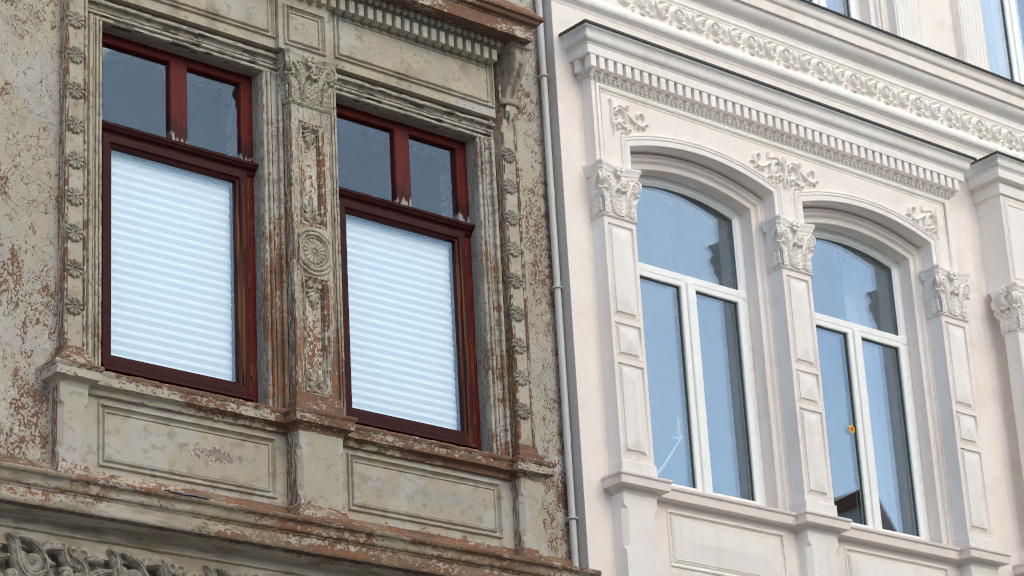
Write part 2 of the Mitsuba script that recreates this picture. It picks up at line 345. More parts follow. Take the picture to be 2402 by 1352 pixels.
def sweep(path, profile, plane, closed=False, step=None, wear=0.0, seed=0, off=0.0):
    """mitred moulding. plane 'plan': path (x, d), profile (outward, z); 'elev': path (x, z), profile (sideways, d). The profile closes on itself."""
    P = np.asarray(path, float)
    n = len(P)
    dirs = np.diff(np.vstack([P, P[:1]]), axis=0)
    if not closed: dirs = dirs[:-1]
    dirs = dirs / np.linalg.norm(dirs, axis=1, keepdims=True)
    nor = np.stack([-dirs[:, 1], dirs[:, 0]], 1)
    M = np.zeros_like(P)
    for i in range(n):
        a = nor[i - 1] if (i > 0 or closed) else nor[0]
        b = nor[i] if i < len(nor) else nor[-1]
        s = a + b; M[i] = s / (1 + a @ b) if (1 + a @ b) > .05 else a
    if step:
        Q, N = [], []
        for i in range(n if closed else n - 1):
            j = (i + 1) % n
            k = max(1, int(np.linalg.norm(P[j] - P[i]) / step))
            for t in np.arange(k) / k: Q.append(P[i] * (1 - t) + P[j] * t); N.append(M[i] * (1 - t) + M[j] * t)
        if not closed: Q.append(P[-1]); N.append(M[-1])
        P, M = np.array(Q), np.array(N); n = len(P)
    R = np.asarray(profile, float); k = len(R)
    ab = P[:, None] + M[:, None] * R[None, :, :1]
    w = np.broadcast_to(R[None, :, 1], (n, k)) + off
    V = np.stack([ab[..., 0], w, ab[..., 1]], -1) if plane == 'elev' else np.stack([ab[..., 0], ab[..., 1], w], -1)
    V = V.reshape(-1, 3)
    if wear:
        a = nfbm(V * np.array([26, 60, 26 if plane == 'elev' else 60]) + seed, 3, seed) - .5
        chip = np.clip(nfbm(V * 17 + 50 + seed, 3, seed + 7) - .57, 0, 1) * 6
        ctr = np.repeat(np.c_[P, np.zeros(n)][:, :1], k, 0)
        V[:, 1] += a * wear * .8 + (nfbm(V * 90 + seed, 2, seed) - .5) * wear * .5 - chip * wear * 1.1
        if plane == 'plan': V[:, 2] += (nfbm(V * 24 + 90 + seed, 2, seed + 3) - .5) * wear
        else: V[:, 0] += (nfbm(V * 24 + 90 + seed, 2, seed + 3) - .5) * wear * .8
    Fc = []
    for i in range(n if closed else n - 1):
        j = (i + 1) % n
        a = np.arange(k); b = (a + 1) % k
        Fc.append(np.stack([i * k + a, i * k + b, j * k + b], 1)); Fc.append(np.stack([i * k + a, j * k + b, j * k + a], 1))
    if not closed:
        poly = Polygon(R)
        if poly.is_valid:
            pv, pf = trimesh.creation.triangulate_polygon(poly, engine='earcut')
            idx = np.array([int(np.argmin(np.abs(R - q).sum(1))) for q in pv])
            Fc.append(idx[pf]); Fc.append(idx[pf][:, ::-1] + (n - 1) * k)
    m = trimesh.Trimesh(world(V), np.vstack(Fc), process=False)
    trimesh.repair.fix_normals(m)
    return m
def rect(x0, x1, z0, z1): return [(x0, z0), (x0, z1), (x1, z1), (x1, z0)]     # left normals point outwards
def rect_in(x0, x1, z0, z1): return [(x0, z0), (x1, z0), (x1, z1), (x0, z1)]  # left normals point inwards

def plate(poly, d0, d1):
    m = trimesh.creation.extrude_polygon(poly, d1 - d0, engine='earcut')
    v = np.array(m.vertices)
    return fix(mesh(np.stack([v[:, 0], v[:, 2] + d0, v[:, 1]], 1), m.faces))

def tube(pts, rad, sides=8, flat=1.0):
    """a tapering tube through points (x, d, z)"""
    p = np.asarray(pts, float); r = np.broadcast_to(np.asarray(rad, float), (len(p),))
    t = np.gradient(p, axis=0); t /= np.linalg.norm(t, axis=1, keepdims=True) + 1e-12
    ref = np.array([0, 1.0, 0]) if np.abs(t[:, 1]).max() < .9 else np.array([1.0, .2, .1])
    a = np.cross(t, ref); a /= np.linalg.norm(a, axis=1, keepdims=True) + 1e-12
    b = np.cross(t, a)
    ang = np.arange(sides) * 2 * np.pi / sides
    V = p[:, None] + r[:, None, None] * (np.cos(ang)[None, :, None] * a[:, None] + flat * np.sin(ang)[None, :, None] * b[:, None])
    V = V.reshape(-1, 3); n = len(p); Fc = []
    for i in range(n - 1):
        k = np.arange(sides); l = (k + 1) % sides
        Fc += [np.stack([i * sides + k, i * sides + l, (i + 1) * sides + l], 1), np.stack([i * sides + k, (i + 1) * sides + l, (i + 1) * sides + k], 1)]
    V = np.vstack([V, p[:1], p[-1:]]); k = np.arange(sides); l = (k + 1) % sides
    Fc += [np.stack([k * 0 + n * sides, l, k], 1), np.stack([k * 0 + n * sides + 1, (n - 1) * sides + k, (n - 1) * sides + l], 1)]
    m = mesh(V, np.vstack(Fc)); trimesh.repair.fix_normals(m); return m
def blob(c, r, sub=2):
    s = trimesh.creation.icosphere(sub); s.apply_scale(np.asarray(r)[[0, 1, 2]]); s.apply_translation((c[0], -c[1], c[2])); return s
def spiral(c, r0, r1, a0, turns, n=40):
    """points of a spiral in the plane, from radius r0 at angle a0 (degrees) inwards; turns < 0 is clockwise"""
    t = np.linspace(0, 1, n)
    r = r0 * (r1 / r0) ** t; a = math.radians(a0) + t * turns * 2 * math.pi
    return np.stack([c[0] + r * np.cos(a), c[1] + r * np.sin(a)], 1)
def bez(*pts, n=16):
    """a smooth curve through the points (Catmull-Rom)"""
    P = np.array(pts, float); P = np.vstack([2 * P[0] - P[1], P, 2 * P[-1] - P[-2]]); out = []
    for i in range(1, len(P) - 2):
        for t in np.linspace(0, 1, n, endpoint=False):
            a, b, c, d = P[i - 1:i + 3]
            out.append(.5 * (2 * b + (c - a) * t + (2 * a - 5 * b + 4 * c - d) * t * t + (3 * b - a - 3 * c + d) * t ** 3))
    return np.array(out + [P[-2]])

def field(strokes, x0, x1, z0, z1, res):
    """height map of carved strokes (points, radii, heights); negative heights cut a groove"""
    X, Z = np.meshgrid(np.arange(x0, x1 + res / 2, res), np.arange(z0, z1 + res / 2, res))
    H = np.zeros_like(X)
    for pts, rad, hei in strokes:
        p = np.asarray(pts, float); n = len(p)
        r = np.interp(np.linspace(0, 1, n), np.linspace(0, 1, len(np.atleast_1d(rad))), np.atleast_1d(rad))
        h = np.interp(np.linspace(0, 1, n), np.linspace(0, 1, len(np.atleast_1d(hei))), np.atleast_1d(hei))
        if n == 1: p, r, h, n = np.vstack([p, p + 1e-6]), np.repeat(r, 2), np.repeat(h, 2), 2
        S = np.zeros_like(H)
        for i in range(n - 1):
            rm = max(r[i], r[i + 1])
            lo, hi = np.minimum(p[i], p[i + 1]) - rm, np.maximum(p[i], p[i + 1]) + rm
            i0, i1 = max(0, int((lo[0] - x0) / res)), min(X.shape[1], int((hi[0] - x0) / res) + 2)
            j0, j1 = max(0, int((lo[1] - z0) / res)), min(X.shape[0], int((hi[1] - z0) / res) + 2)
            if i1 <= i0 or j1 <= j0: continue
            x, z = X[j0:j1, i0:i1], Z[j0:j1, i0:i1]
            e = p[i + 1] - p[i]; t = np.clip(((x - p[i, 0]) * e[0] + (z - p[i, 1]) * e[1]) / max(e @ e, 1e-12), 0, 1)
            q = np.hypot(x - p[i, 0] - t * e[0], z - p[i, 1] - t * e[1]) / np.maximum(r[i] * (1 - t) + r[i + 1] * t, 1e-5)
            v = (h[i] * (1 - t) + h[i + 1] * t) * np.sqrt(np.clip(1 - q * q, 0, 1))
            S[j0:j1, i0:i1] = np.where(np.abs(v) > np.abs(S[j0:j1, i0:i1]), v, S[j0:j1, i0:i1])
        H = np.where(S > 0, np.maximum(H, S), np.where(H > 0, np.maximum(H + S, 0.0015), H))
    return X, Z, H
def relief(strokes, x0, x1, z0, z1, res=.003, base=.004, d0=0.0, warp=None):
    """a carved relief as a mesh standing on the plane d0, with steep edges"""
    X, Z, H = field(strokes, x0, x1, z0, z1, res)
    on = H > 1e-5
    D = np.where(on, H + base, -0.004)
    rng2 = np.random.default_rng(3); D = D + np.where(on, (rng2.random(D.shape) - .5) * .0002, 0)
    n, m = X.shape
    V = np.stack([X.ravel(), D.ravel() + d0, Z.ravel()], 1)
    keep = on[:-1, :-1] | on[1:, :-1] | on[:-1, 1:] | on[1:, 1:]
    j, i = np.nonzero(keep); a = j * m + i
    Fc = np.vstack([np.stack([a, a + 1, a + m + 1], 1), np.stack([a, a + m + 1, a + m], 1)])
    u, inv = np.unique(Fc, return_inverse=True); V = V[u]; Fc = inv.reshape(-1, 3)
    if warp is not None: V = warp(V)
    mm = mesh(V, Fc)
    if mm.face_normals[:, 1].sum() > 0 and warp is None: mm.invert()
    return mm
def mirror(strokes, xc=0.0): return [(np.asarray(p, float) * [-1, 1] + [2 * xc, 0], r, h) for p, r, h in strokes]
def petal(x, z, ang, length, width, h):
    a = math.radians(ang); t = np.linspace(0, 1, 9)[:, None]
    return (np.array([[x, z]]) + t * length * np.array([[math.cos(a), math.sin(a)]]), width * np.array([.35, .75, 1, .95, .6, .2]), h * np.array([.5, .8, 1, .9, .7, .4]))
def leafy(pts, w, h, lobes=5, side=0, sz=.6):
    """a fleshy leaf along a curve with scalloped lobes on its outer sides and a vein"""
    p = np.asarray(pts, float); n = len(p); out = [(p, w * np.array([.55, .9, 1, .9, .7, .45]), h)]
    t = np.gradient(p, axis=0); t /= np.linalg.norm(t, axis=1, keepdims=True); nn = np.stack([-t[:, 1], t[:, 0]], 1)
    for k in range(lobes):
        i = int((k + .7) / (lobes + .4) * (n - 1))
        for s in ((1, -1) if side == 0 else (side,)):
            a = p[i] + nn[i] * s * w * .35; b = p[i] + nn[i] * s * w * (1.0 + sz * .5) + t[i] * w * .7
            out.append((np.linspace(a, b, 5), w * sz * np.array([.7, 1, .8, .5]), h * .85))
            out.append((np.linspace(p[i], b * .9 + a * .1, 5), w * .12, -h * .35))
    out.append((p, w * .16, -h * .4))
    return out

# ------------------------------------------------------------------ ornaments
def shift_strokes(st, dx, dz, s=1.0): return [(np.asarray(p, float) * s + [dx, dz], np.asarray(r) * s, h) for p, r, h in st]

def rosette(R=.047):
    st = []
    for k in range(10):
        a = math.radians(36 * k + 8)
        c, s = math.cos(a), math.sin(a)
        st.append((np.array([[.35 * R * c, .35 * R * s], [.80 * R * c, .80 * R * s]]), np.array([.20, .27]) * R, np.array([.010, .016])))
    st.append((np.array([[0, 0]]), .38 * R, .014)); st.append((np.array([[0, 0]]), .16 * R, -.016))
    for k in range(10):
        a = math.radians(36 * k + 26)
        st.append((np.array([[.35 * R * math.cos(a), .35 * R * math.sin(a)], [.9 * R * math.cos(a), .9 * R * math.sin(a)]]), .05 * R, -.006))
    return relief(st, -1.15 * R, 1.15 * R, -1.15 * R, 1.15 * R, .0024, .003)

def roundel():
    st = []; t = np.linspace(0, 2 * math.pi, 73)
    for r, w, h in ((.134, .011, .014), (.108, .013, .020), (.088, .006, .012)):
        st.append((np.stack([r * np.cos(t), r * np.sin(t)], 1), w, h))
    for k in range(16):
        a = 2 * math.pi * k / 16; c, s = math.cos(a), math.sin(a)
        st.append((np.array([[.026 * c, .026 * s], [.066 * c, .066 * s]]), np.array([.006, .013]), np.array([.010, .015])))
    for k in range(9):
        a = 2 * math.pi * k / 9; st.append((np.array([[.024 * math.cos(a), .024 * math.sin(a)]]), .0075, .018))
    st.append((np.array([[0, 0]]), .016, .017)); st.append((np.array([[0, 0]]), .006, -.012))
    return relief(st, -.112, .112, -.146, .146, .0026, .002)

def leaf_drop():       # two little scrolls over a hanging scalloped leaf, z from 0 down to -0.17
    st = []
    half = [(spiral((.030, -.030), .024, .007, 200, -1.3), .0075, .016), (bez((.0, -.055), (.022, -.062), (.036, -.074), (.046, -.070), n=6), np.array([.008, .006]), .014),
            petal(.012, -.075, -40, .040, .013, .014), petal(.010, -.100, -50, .036, .012, .013), (np.array([[.030, -.030]]), .008, .018)]
    st += half + mirror(half)
    st += [petal(0, -.055, -90, .115, .022, .018), (np.array([[0, -.06], [0, -.15]]), .003, -.008), (np.array([[0, -.048]]), .009, .02)]
    return relief([(p, r, np.asarray(h) * 1.4) for p, r, h in st], -.07, .07, -.18, .01, .0026, .005)
def palmette():        # two scrolls at the foot of a fan leaf, z from 0 up to 0.17
    st = []
    half = [(spiral((.032, .026), .024, .006, -120, 1.5), .0085, .017), (np.array([[.032, .026]]), .009, .02), petal(.006, .045, 62, .075, .013, .014), petal(.006, .045, 35, .058, .012, .013),
            (bez((.0, .004), (.020, -.004), (.036, .002), n=6), .006, .012)]
    st += half + mirror(half)
    st += [petal(0, .035, 90, .135, .019, .017), (np.array([[0, .05], [0, .15]]), .003, -.008)]
    return relief([(p, r, np.asarray(h) * 1.4) for p, r, h in st], -.075, .075, -.015, .19, .0026, .005)

def horn_plan(A, P, inset, sag):
    A, P = A - inset, P - inset
    h = .022
    L = [(-A, 0.0)] + [(-A + sag * .6 * math.sin(math.pi * t), P * t) for t in np.linspace(.12, .80, 6)] + [(-A, P - h)]
    front = [(-A + h, P)] + [(x * (A - h), P - sag * math.cos(x * math.pi / 2)) for x in np.linspace(-.85, .85, 13)] + [(A - h, P)]
    R = [(-x, y) for x, y in L[::-1]]
    return np.array(L + front + R)

def capital(w, p, h=.345):
    """Corinthian capital of a pilaster: width w, standing p out of its wall, foot at z = 0, centre at x = 0"""
    hw = w / 2; parts = []
    zz = np.array([0, .10, .18, .24, h - .065]); fl = np.array([0, .001, .005, .012, .016])
    V = []; 
    for z, f in zip(zz, fl): V += [(-hw - f * .6, -.005, z), (-hw - f * .6, p + f, z), (hw + f * .6, p + f, z), (hw + f * .6, -.005, z)]
    Fc = []
    for i in range(len(zz) - 1):
        for k in range(4):
            a, b = i * 4 + k, i * 4 + (k + 1) % 4; Fc += [(a, b, b + 4), (a, b + 4, a + 4)]
    parts.append(mesh(V, Fc))
    half = leafy(bez((hw * .92, .0), (hw * .86, .06), (hw * .95, .125), n=5), .030, .020, 4, 0, .55)
    half += leafy(bez((.062, .06), (.068, .12), (.088, .165), (.112, .18), n=5), .012, .020, 3, 0, .7)
    half += [(bez((.060, .115), (.066, .165), (.090, .205), n=6), np.array([.009, .013]), .026), (bez((.060, .12), (.046, .165), (.020, .195), (.012, .21), n=6), np.array([.008, .006]), .022)]
    half += [(np.array([[.060, z]]), r, .018) for z, r in ((.105, .010), (.088, .0085), (.072, .0075), (.058, .006), (.045, .006), (.030, .005), (.016, .005))]
    front = leafy(bez((0, 0), (0, .06), (0, .150), n=6), .040, .022, 5, 0, .5) + half + mirror(half)
    front += [(np.array([[s * .075, z]]), .0045, -.02) for s in (-1, 1) for z in (.112, .09, .064, .05, .036, .022)]
    fe = lambda z: np.interp(z, zz, fl)
    parts.append(relief(front, -hw, hw, 0.0, .225, .0028, .002, warp=lambda V: np.stack([V[:, 0], V[:, 1] + p + fe(V[:, 2]) + .03 * np.clip((V[:, 2] - .11) / .10, 0, 1) ** 2 * (np.abs(V[:, 0]) < .05), V[:, 2]], 1)))
    sw = p * .5
    side = leafy(bez((0, 0), (.004, .06), (.0, .140), n=6), .026, .018, 4, 0, .5) + leafy(bez((sw * .9, .02), (sw * .8, .10), (sw * 1.0, .17), n=5), .014, .016, 3, 0, .6) + [(np.array([[-sw * .55, z]]), .006, .014) for z in (.11, .09, .07, .05, .03)]
    for s in (-1, 1):
        parts.append(relief(side, -sw, sw, 0, .20, .003, .002, warp=lambda V, s=s: np.stack([s * (hw + V[:, 1] + .6 * fe(V[:, 2])), p * .5 + V[:, 0], V[:, 2]], 1)))
    A, P = hw + .055, p + .055
    rings = [(.022, h - .075), (.020, h - .058), (.013, h - .052), (.014, h - .046), (.010, h - .030), (.001, h - .016), (0, h - .013), (0, h - .002), (.003, h)]
    n = len(horn_plan(A, P, 0, .036)); V, Fc = [], []
    for ins, z in rings: V += [(x, d, z) for x, d in horn_plan(A, P, ins, .036)]
    for i in range(len(rings) - 1):
        for k in range(n):
            a, b = i * n + k, i * n + (k + 1) % n; Fc += [(a, b, b + n), (a, b + n, a + n)]
    pv = horn_plan(A, P, 0, .036)
    for i, zi in ((0, rings[0]), (len(rings) - 1, rings[-1])):
        c = len(V); V.append((0, p * .45, zi[1])); Fc += [(i * n + k, i * n + (k + 1) % n, c) for k in range(n)]
    m = mesh(V, Fc); trimesh.repair.fix_normals(m); parts.append(m)
    for s in (-1, 1):                                # corner volutes in the diagonal plane, stems, curled leaf tips
        c = np.array([s * (hw + .006), p + .010, .222]); e = np.array([s * .66, .75, 0]); nrm = np.array([-.75 * s, .66, 0])
        sp = spiral((0, 0), .045, .008, 70, -2.1 if True else 2.1, 44)
        for side_ in (-1, 1):
            parts.append(tube(c + sp[:, :1] * e + np.c_[sp[:, 1] * 0, sp[:, 1] * 0, sp[:, 1]] + nrm * side_ * .012, np.linspace(.0085, .005, 44), 7))
        a = np.linspace(0, 2 * math.pi, 25)[:-1]
        d1 = c + .043 * np.cos(a)[:, None] * e + np.c_[a * 0, a * 0, .043 * np.sin(a)]
        V = np.vstack([d1 - nrm * .012, d1 + nrm * .012, [c - nrm * .014], [c + nrm * .014]]); k = np.arange(24); l = (k + 1) % 24
        m = mesh(V, np.vstack([np.stack([k, l, l + 24], 1), np.stack([k, l + 24, k + 24], 1), np.stack([k, l, k * 0 + 48], 1), np.stack([k + 24, l + 24, k * 0 + 49], 1)])); trimesh.repair.fix_normals(m); parts.append(m)
        parts.append(tube(bez((s * .060, p + .008, .125), (s * .075, p + .02, .18), (s * .105, p + .02, .235), c + e * .01 + [0, 0, .046], n=7), np.linspace(.009, .012, 22), 7))
        parts.append(tube(bez((s * hw * .9, p * .5, .15), (s * (hw + .015), p * .62, .20), (s * (hw + .02), p * .85, .25), c + [0, 0, .045], n=7), np.linspace(.008, .011, 22), 7))
        for k in (-1, 0, 1): parts.append(blob(c + e * (.016) + nrm * k * .017 + [0, 0, -.066 + .004 * abs(k)], (.016, .016, .011), 1))
        parts.append(tube(bez((s * (hw - .02), p + .005, .10), c + e * .004 + [0, 0, -.085], c + e * .018 + [0, 0, -.066], n=6), np.linspace(.02, .013, 13), 7))
        for k in range(4): parts.append(blob((s * (.085 - .010 * k * .2 - k * .006), p + .022, .258 - k * .021), (.011, .010, .011), 1))
    for k in range(7):                               # flower on the abacus and its bud
        a = 2 * math.pi * k / 7 + .3
        parts.append(blob((.026 * math.cos(a), p + .040 + .004 * (k % 2), h - .048 + .028 * math.sin(a)), (.016, .010, .015), 1))
    parts += [blob((0, p + .052, h - .05), (.014, .012, .014)), tube(bez((0, p + .042, h - .09), (.006, p + .045, .20), (.003, p + .034, .185), n=6), np.array([.010] * 12 + [.006]), 7)]
    parts += [blob((x, p + .040, z), (.018, .013, .010), 1) for x, z in ((-.016, .176), (.016, .170), (0, .165))]
    return cat(*parts)

def spray_strokes():       # half of the leaf sprays above the pink windows: the stalk stands at x = 0, the branch runs to x = 0.36
    st = [(bez((.004, .115), (.012, .07), (.006, .0), (.010, -.07), (.022, -.12), (.014, -.165)), np.array([.014, .012, .011, .013, .010, .004]), .017),
          (np.array([[.0, .118]]), .013, .018)]
    main = bez((.028, .015), (.060, .055), (.105, .045), (.140, -.005), (.150, -.070), (.135, -.115), n=7)
    st += [(main, np.array([.008, .017, .021, .022, .020, .012]), .022), (main[4:-6], .004, -.008)]
    st += [(spiral((.110, -.055), .050, .010, 60, -1.35, 40)[8:], np.array([.020, .016, .010, .007]), .020)]
    for x, z, a in ((.072, -.062, 190), (.080, -.095, 215), (.105, -.118, 250), (.135, -.118, 285), (.155, -.085, 320)): st.append(petal(x, z, a, .036, .014, .018))
    st += [(bez((.026, .05), (.075, .088), (.125, .080), (.165, .070), (.170, .105), n=7), np.array([.005, .007, .006, .005]), .013), (np.array([[.163, .108]]), .013, .016)]
    st += [(bez((.145, .03), (.185, .0), (.235, -.03), (.285, -.03), (.315, .01), (.305, .06), (.270, .075), (.250, .050), (.262, .032), n=7), np.array([.010, .013, .015, .020, .020, .016, .012, .010]), .019)]
    for x, z, a in ((.300, -.030, 300), (.322, .0, 345), (.265, -.040, 260), (.232, -.040, 250)): st.append(petal(x, z, a, .030, .013, .015))
    st += [(bez((.022, .0), (.050, .012), (.064, -.006), (.054, -.024), n=6), np.array([.006, .007, .011]), .014), (bez((.022, -.09), (.046, -.078), (.056, -.094), n=6), np.array([.005, .006, .011]), .014)]
    return st

def acanthus_strokes():    # one period (0.59) of the big scroll frieze under the weathered cornice, its top edge at z = 0.05
    A = np.array
    def ribbed(pts, w, h):                        # a fleshy band with two grooves along it
        p = bez(*pts, n=10); t = np.gradient(p, axis=0); t /= np.linalg.norm(t, axis=1, keepdims=True); nn = np.stack([-t[:, 1], t[:, 0]], 1); w = np.interp(np.linspace(0, 1, len(p)), np.linspace(0, 1, len(w)), w)
        return [(p, w, h)] + [(p + nn * w[:, None] * k, w * .10, -np.abs(h) * .30) for k in (-.38, .30)]
    def bud(x, z, r, a):                          # round curled leaf end with a hollow
        c, s_ = math.cos(math.radians(a)), math.sin(math.radians(a))
        return [(A([[x, z]]), r, .046), (A([[x + .30 * r * c, z + .30 * r * s_]]), .42 * r, -.020), (A([[x + .34 * r * c, z + .34 * r * s_]]), .20 * r, .030)]
    st = ribbed([(.000, .040), (.036, .010), (.048, -.045), (.060, -.105), (.105, -.155), (.165, -.160), (.212, -.120)], A([.012, .030, .034, .036, .034, .028, .010]), .046)
    st += ribbed([(.060, .030), (.120, .022), (.172, -.008), (.210, -.062), (.222, -.118)], A([.010, .020, .024, .022, .016]), .050)
    st += [(spiral((.140, -.082), .062, .014, 160, 1.25, 50), A([.030, .028, .022, .014]), .044), (A([[.140, -.082]]), .017, .056), (A([[.140, -.082]]), .006, -.02)]
    st += [(bez((.222, -.118), (.245, -.150), (.285, -.180), n=8), A([.016, .026, .012]), .040), (bez((.205, -.05), (.235, -.075), (.262, -.080), n=8), A([.014, .020, .010]), .044)]
    st += [(bez((.205, -.012), (.235, .012), (.275, .020), (.300, -.004), n=8), A([.014, .030, .034, .016]), .044), (bez((.215, -.016), (.262, -.010), (.300, -.006), n=8), .0045, -.016), (A([[.238, .020]]), .008, -.016)]
    st += ribbed([(.318, .030), (.322, -.020), (.348, -.066), (.392, -.080)], A([.012, .026, .032, .022]), .050)
    st += bud(.380, .002, .034, 200) + bud(.428, .006, .036, 250) + [(spiral((.336, -.128), .034, .012, 120, -1.2, 40), A([.018, .016, .012]), .042), (A([[.336, -.128]]), .012, .046)]
    st += ribbed([(.380, -.030), (.425, -.055), (.448, -.110), (.430, -.170), (.385, -.200)], A([.016, .030, .034, .030, .014]), .052)
    st += bud(.400, -.128, .028, 60) + ribbed([(.455, -.150), (.490, -.110), (.540, -.085), (.592, -.070)], A([.020, .026, .022, .012]), .042) + [(A([[.500, -.160]]), .034, .040), (A([[.545, -.190]]), .034, .036)]
    st += [(A([[.030, -.165]]), .036, .044), (A([[.022, -.150]]), .010, -.016), (bez((.465, -.03), (.505, -.02), (.545, -.030), n=8), A([.012, .028, .012]), .040), (bez((.30, -.20), (.36, -.235), (.43, -.24), n=8), A([.02, .034, .02]), .044)]
    return [(p, r, np.asarray(h) * .66) for p, r, h in st]

def scroll_strokes():      # one period of the pink house's frieze, 0.345 wide, 0.155 high around z = 0
    st = []
    for x0, f in ((.0, 1), (.150, -1)):
        S = [(spiral((.075, .0), .068, .016, 150, 1.35, 46), np.array([.010, .012, .011, .008]), .018), (spiral((.075, .0), .068, .016, 150, 1.35, 46), .0022, -.006),
             petal(.075, .006, 250, .05, .017, .018), (np.array([[.078, .010]]), .016, .022), petal(.118, -.030, 200, .045, .014, .018), petal(.020, .040, 160, .040, .010, .014), petal(.052, .066, 20, .060, .010, .015), petal(.10, .045, 10, .045, .011, .014)]
        if f < 0: S = [(np.asarray(p) * [1, -1], r, h) for p, r, h in S]
        st += shift_strokes(S, x0, 0)
    st += [petal(.318, -.01, 75, .070, .012, .018), petal(.318, -.01, 105, .075, .012, .016), (bez((.300, .02), (.320, -.02), (.330, -.05), n=6), np.array([.007, .009, .012]), .017), petal(.322, -.045, 220, .042, .012, .014), petal(.322, -.045, 330, .040, .012, .014), petal(.322, -.045, 275, .035, .011, .014),
           petal(.150, .062, 100, .02, .009, .012), petal(.150, -.055, 260, .026, .010, .012)]
    return st

def console():
    zs = np.linspace(0, .32, 41)           # z from the knot up
    S = np.interp(zs, [0, .04, .10, .16, .22, .27, .32], [.020, .024, .052, .098, .135, .148, .138]); S = np.convolve(np.pad(S, 3, mode='edge'), np.ones(7) / 7, 'valid')
    xs = np.array([-.052, -.050, -.045, -.035, -.024, -.014, -.011, -.006, .006, .011, .014, .024, .035, .045, .050, .052])
    fl = np.array([0, .010, .014, .018, .018, .012, .002, 0, 0, .002, .012, .018, .018, .014, .010, 0])
    V = [(x * (.80 + .2 * z / .32), s + f, z) for z, s in zip(zs, S) for x, f in zip(xs, fl)]; n = len(xs); Fc = []
    for i in range(len(zs) - 1):
        for k in range(n - 1): a = i * n + k; Fc += [(a, a + 1, a + n + 1), (a, a + n + 1, a + n)]
    N = len(V)
    for z in zs:
        for x in (-.052, .052): V.append((x * (.80 + .2 * z / .32), -.03, z))
    for i in range(len(zs) - 1):
        for s, k in ((0, 0), (1, n - 1)): a, b = i * n + k, N + 2 * i + s; Fc += [(a, a + n, b), (a + n, b + 2, b)]
    m = mesh(V, Fc); trimesh.repair.fix_normals(m)
    parts = [m] + [blob((0, np.interp(z, zs, S) + .004, z), (.0055, .0055, .0065), 1) for z in np.linspace(.03, .25, 17)]
    parts += [tube([(-.062, .030, .0), (-.03, .040, .004), (.03, .040, .004), (.062, .030, .0)], [.016, .019, .019, .016], 8), blob((-.064, .03, 0), (.015, .022, .022)), blob((.064, .03, 0), (.015, .022, .022)), tube([(-.045, .03, .012), (0, .047, .006), (.045, .03, -.004)], .012, 7)]
    for x, a in ((-.03, 258), (0, 270), (.03, 282)):
        parts.append(tube([(x * .7, .028, -.01), (x, .034, -.06), (x * .8 + .012 * math.cos(math.radians(a)), .012, -.125 + abs(x))], [.016, .021, .006], 7, .6))
    parts += [tube([(x, .12 + .02, .300), (x * 1.1, .155, .265), (x * .6, .150, .225)], [.012, .016, .005], 7, .6) for x in (-.034, -.012, .012, .034)]
    return cat(*parts)

# ------------------------------------------------------------------ street and houses opposite (seen in the panes only)
structure('street', block(-60, 90, 2.6, 11.4, -.3, 0, 0), 'asphalt')
structure('pavement', cat(block(-60, 90, .0, 2.6, -.3, .12, .01), block(-60, 90, 11.4, 16, -.3, .12, .01)), 'street_stone')
structure('ground', block(-150, 200, -150, 150, -.6, -.32, 0), 'street_stone')
def opposite(x0, x1, eave, ridge, mat, label, gable=None):
    t = thing('opposite_house', label, 'house')
    w = Polygon([(x0, 0.1), (x1, 0.1), (x1, eave)] + ([gable] if gable else []) + [(x0, eave)])
    wins = [(x, z) for z in np.arange(1.2, eave - 2, 3.2) for x in np.arange(x0 + 1.0, x1 - 1.6, 2.3)]
    for x, z in wins: w = w.difference(sbox(x, z, x + 1.1, z + 1.8))
    d0 = 15.0
    put(t, 'wall', plate(w, d0, d0 + .3), 'render_wall', False)
    put(t, 'back_wall', block(x0, x1, d0 + .3, d0 + 8, .1, eave - .1, 0), 'room', False)
    for x, z in wins: put(t, 'window', mesh([(x, d0 + .15, z), (x + 1.1, d0 + .15, z), (x + 1.1, d0 + .15, z + 1.8), (x, d0 + .15, z + 1.8)], [(0, 1, 2), (0, 2, 3)]), 'flashing', False)
    if gable: pts = [(x0 - .2, eave - .1), gable, (x1 + .2, eave - .1), (x1 + .2, eave - .25), (gable[0], gable[1] - .25), (x0 - .2, eave - .25)]; r = plate(Polygon(pts), d0 - .2, d0 + 8)
    else: r = fix(mesh([(x0, d0 - .3, eave), (x1, d0 - .3, eave), (x1, d0 + 4, ridge), (x0, d0 + 4, ridge), (x0, d0 + 8, eave), (x1, d0 + 8, eave)], [(0, 1, 2), (0, 2, 3), (3, 2, 5), (3, 5, 4), (0, 3, 4), (1, 5, 2), (0, 4, 5), (0, 5, 1)]))
    k = put(t, 'roof', r, mat, False)
    return t
opposite(-12, 4, 8.4, 10.8, 'roof_tile', 'low rendered house across the street, behind the camera')
opposite(4.2, 28.2, 8.6, 11.2, 'roof_slate', 'long rendered house across the street with a slate roof')
gh = opposite(28.4, 31.2, 12.7, 13.5, 'roof_tile', 'narrow gabled house across the street with a red roof mirrored in the second white window', gable=(30.62, 13.72))
put(gh, 'chimney', block(30.75, 31.05, 17.0, 17.5, 12.6, 14.4, .01), 'render_wall', False)
opposite(31.4, 46, 13.0, 14.6, 'roof_slate', 'grey roofed house across the street beyond the gabled one')

# ------------------------------------------------------------------ the weathered house
H = thing('weathered_house', 'old ochre stucco house with cracked peeling paint and two dark red wooden windows', 'house')
LX0, LX1, LZ0, LZ1 = 7.064, 8.147, 6.41, 8.486
OFF = 1.612
ope = [(LX0 + k * OFF, LX1 + k * OFF) for k in (0, 1)]
w = sbox(3.0, 0.1, 10.352, 12.0)
for a, b in ope: w = w.difference(sbox(a - .006, LZ0 - .02, b + .006, LZ1 + .006))
put(H, 'wall', plate(w, -.35, 0), 'old_wall', False)

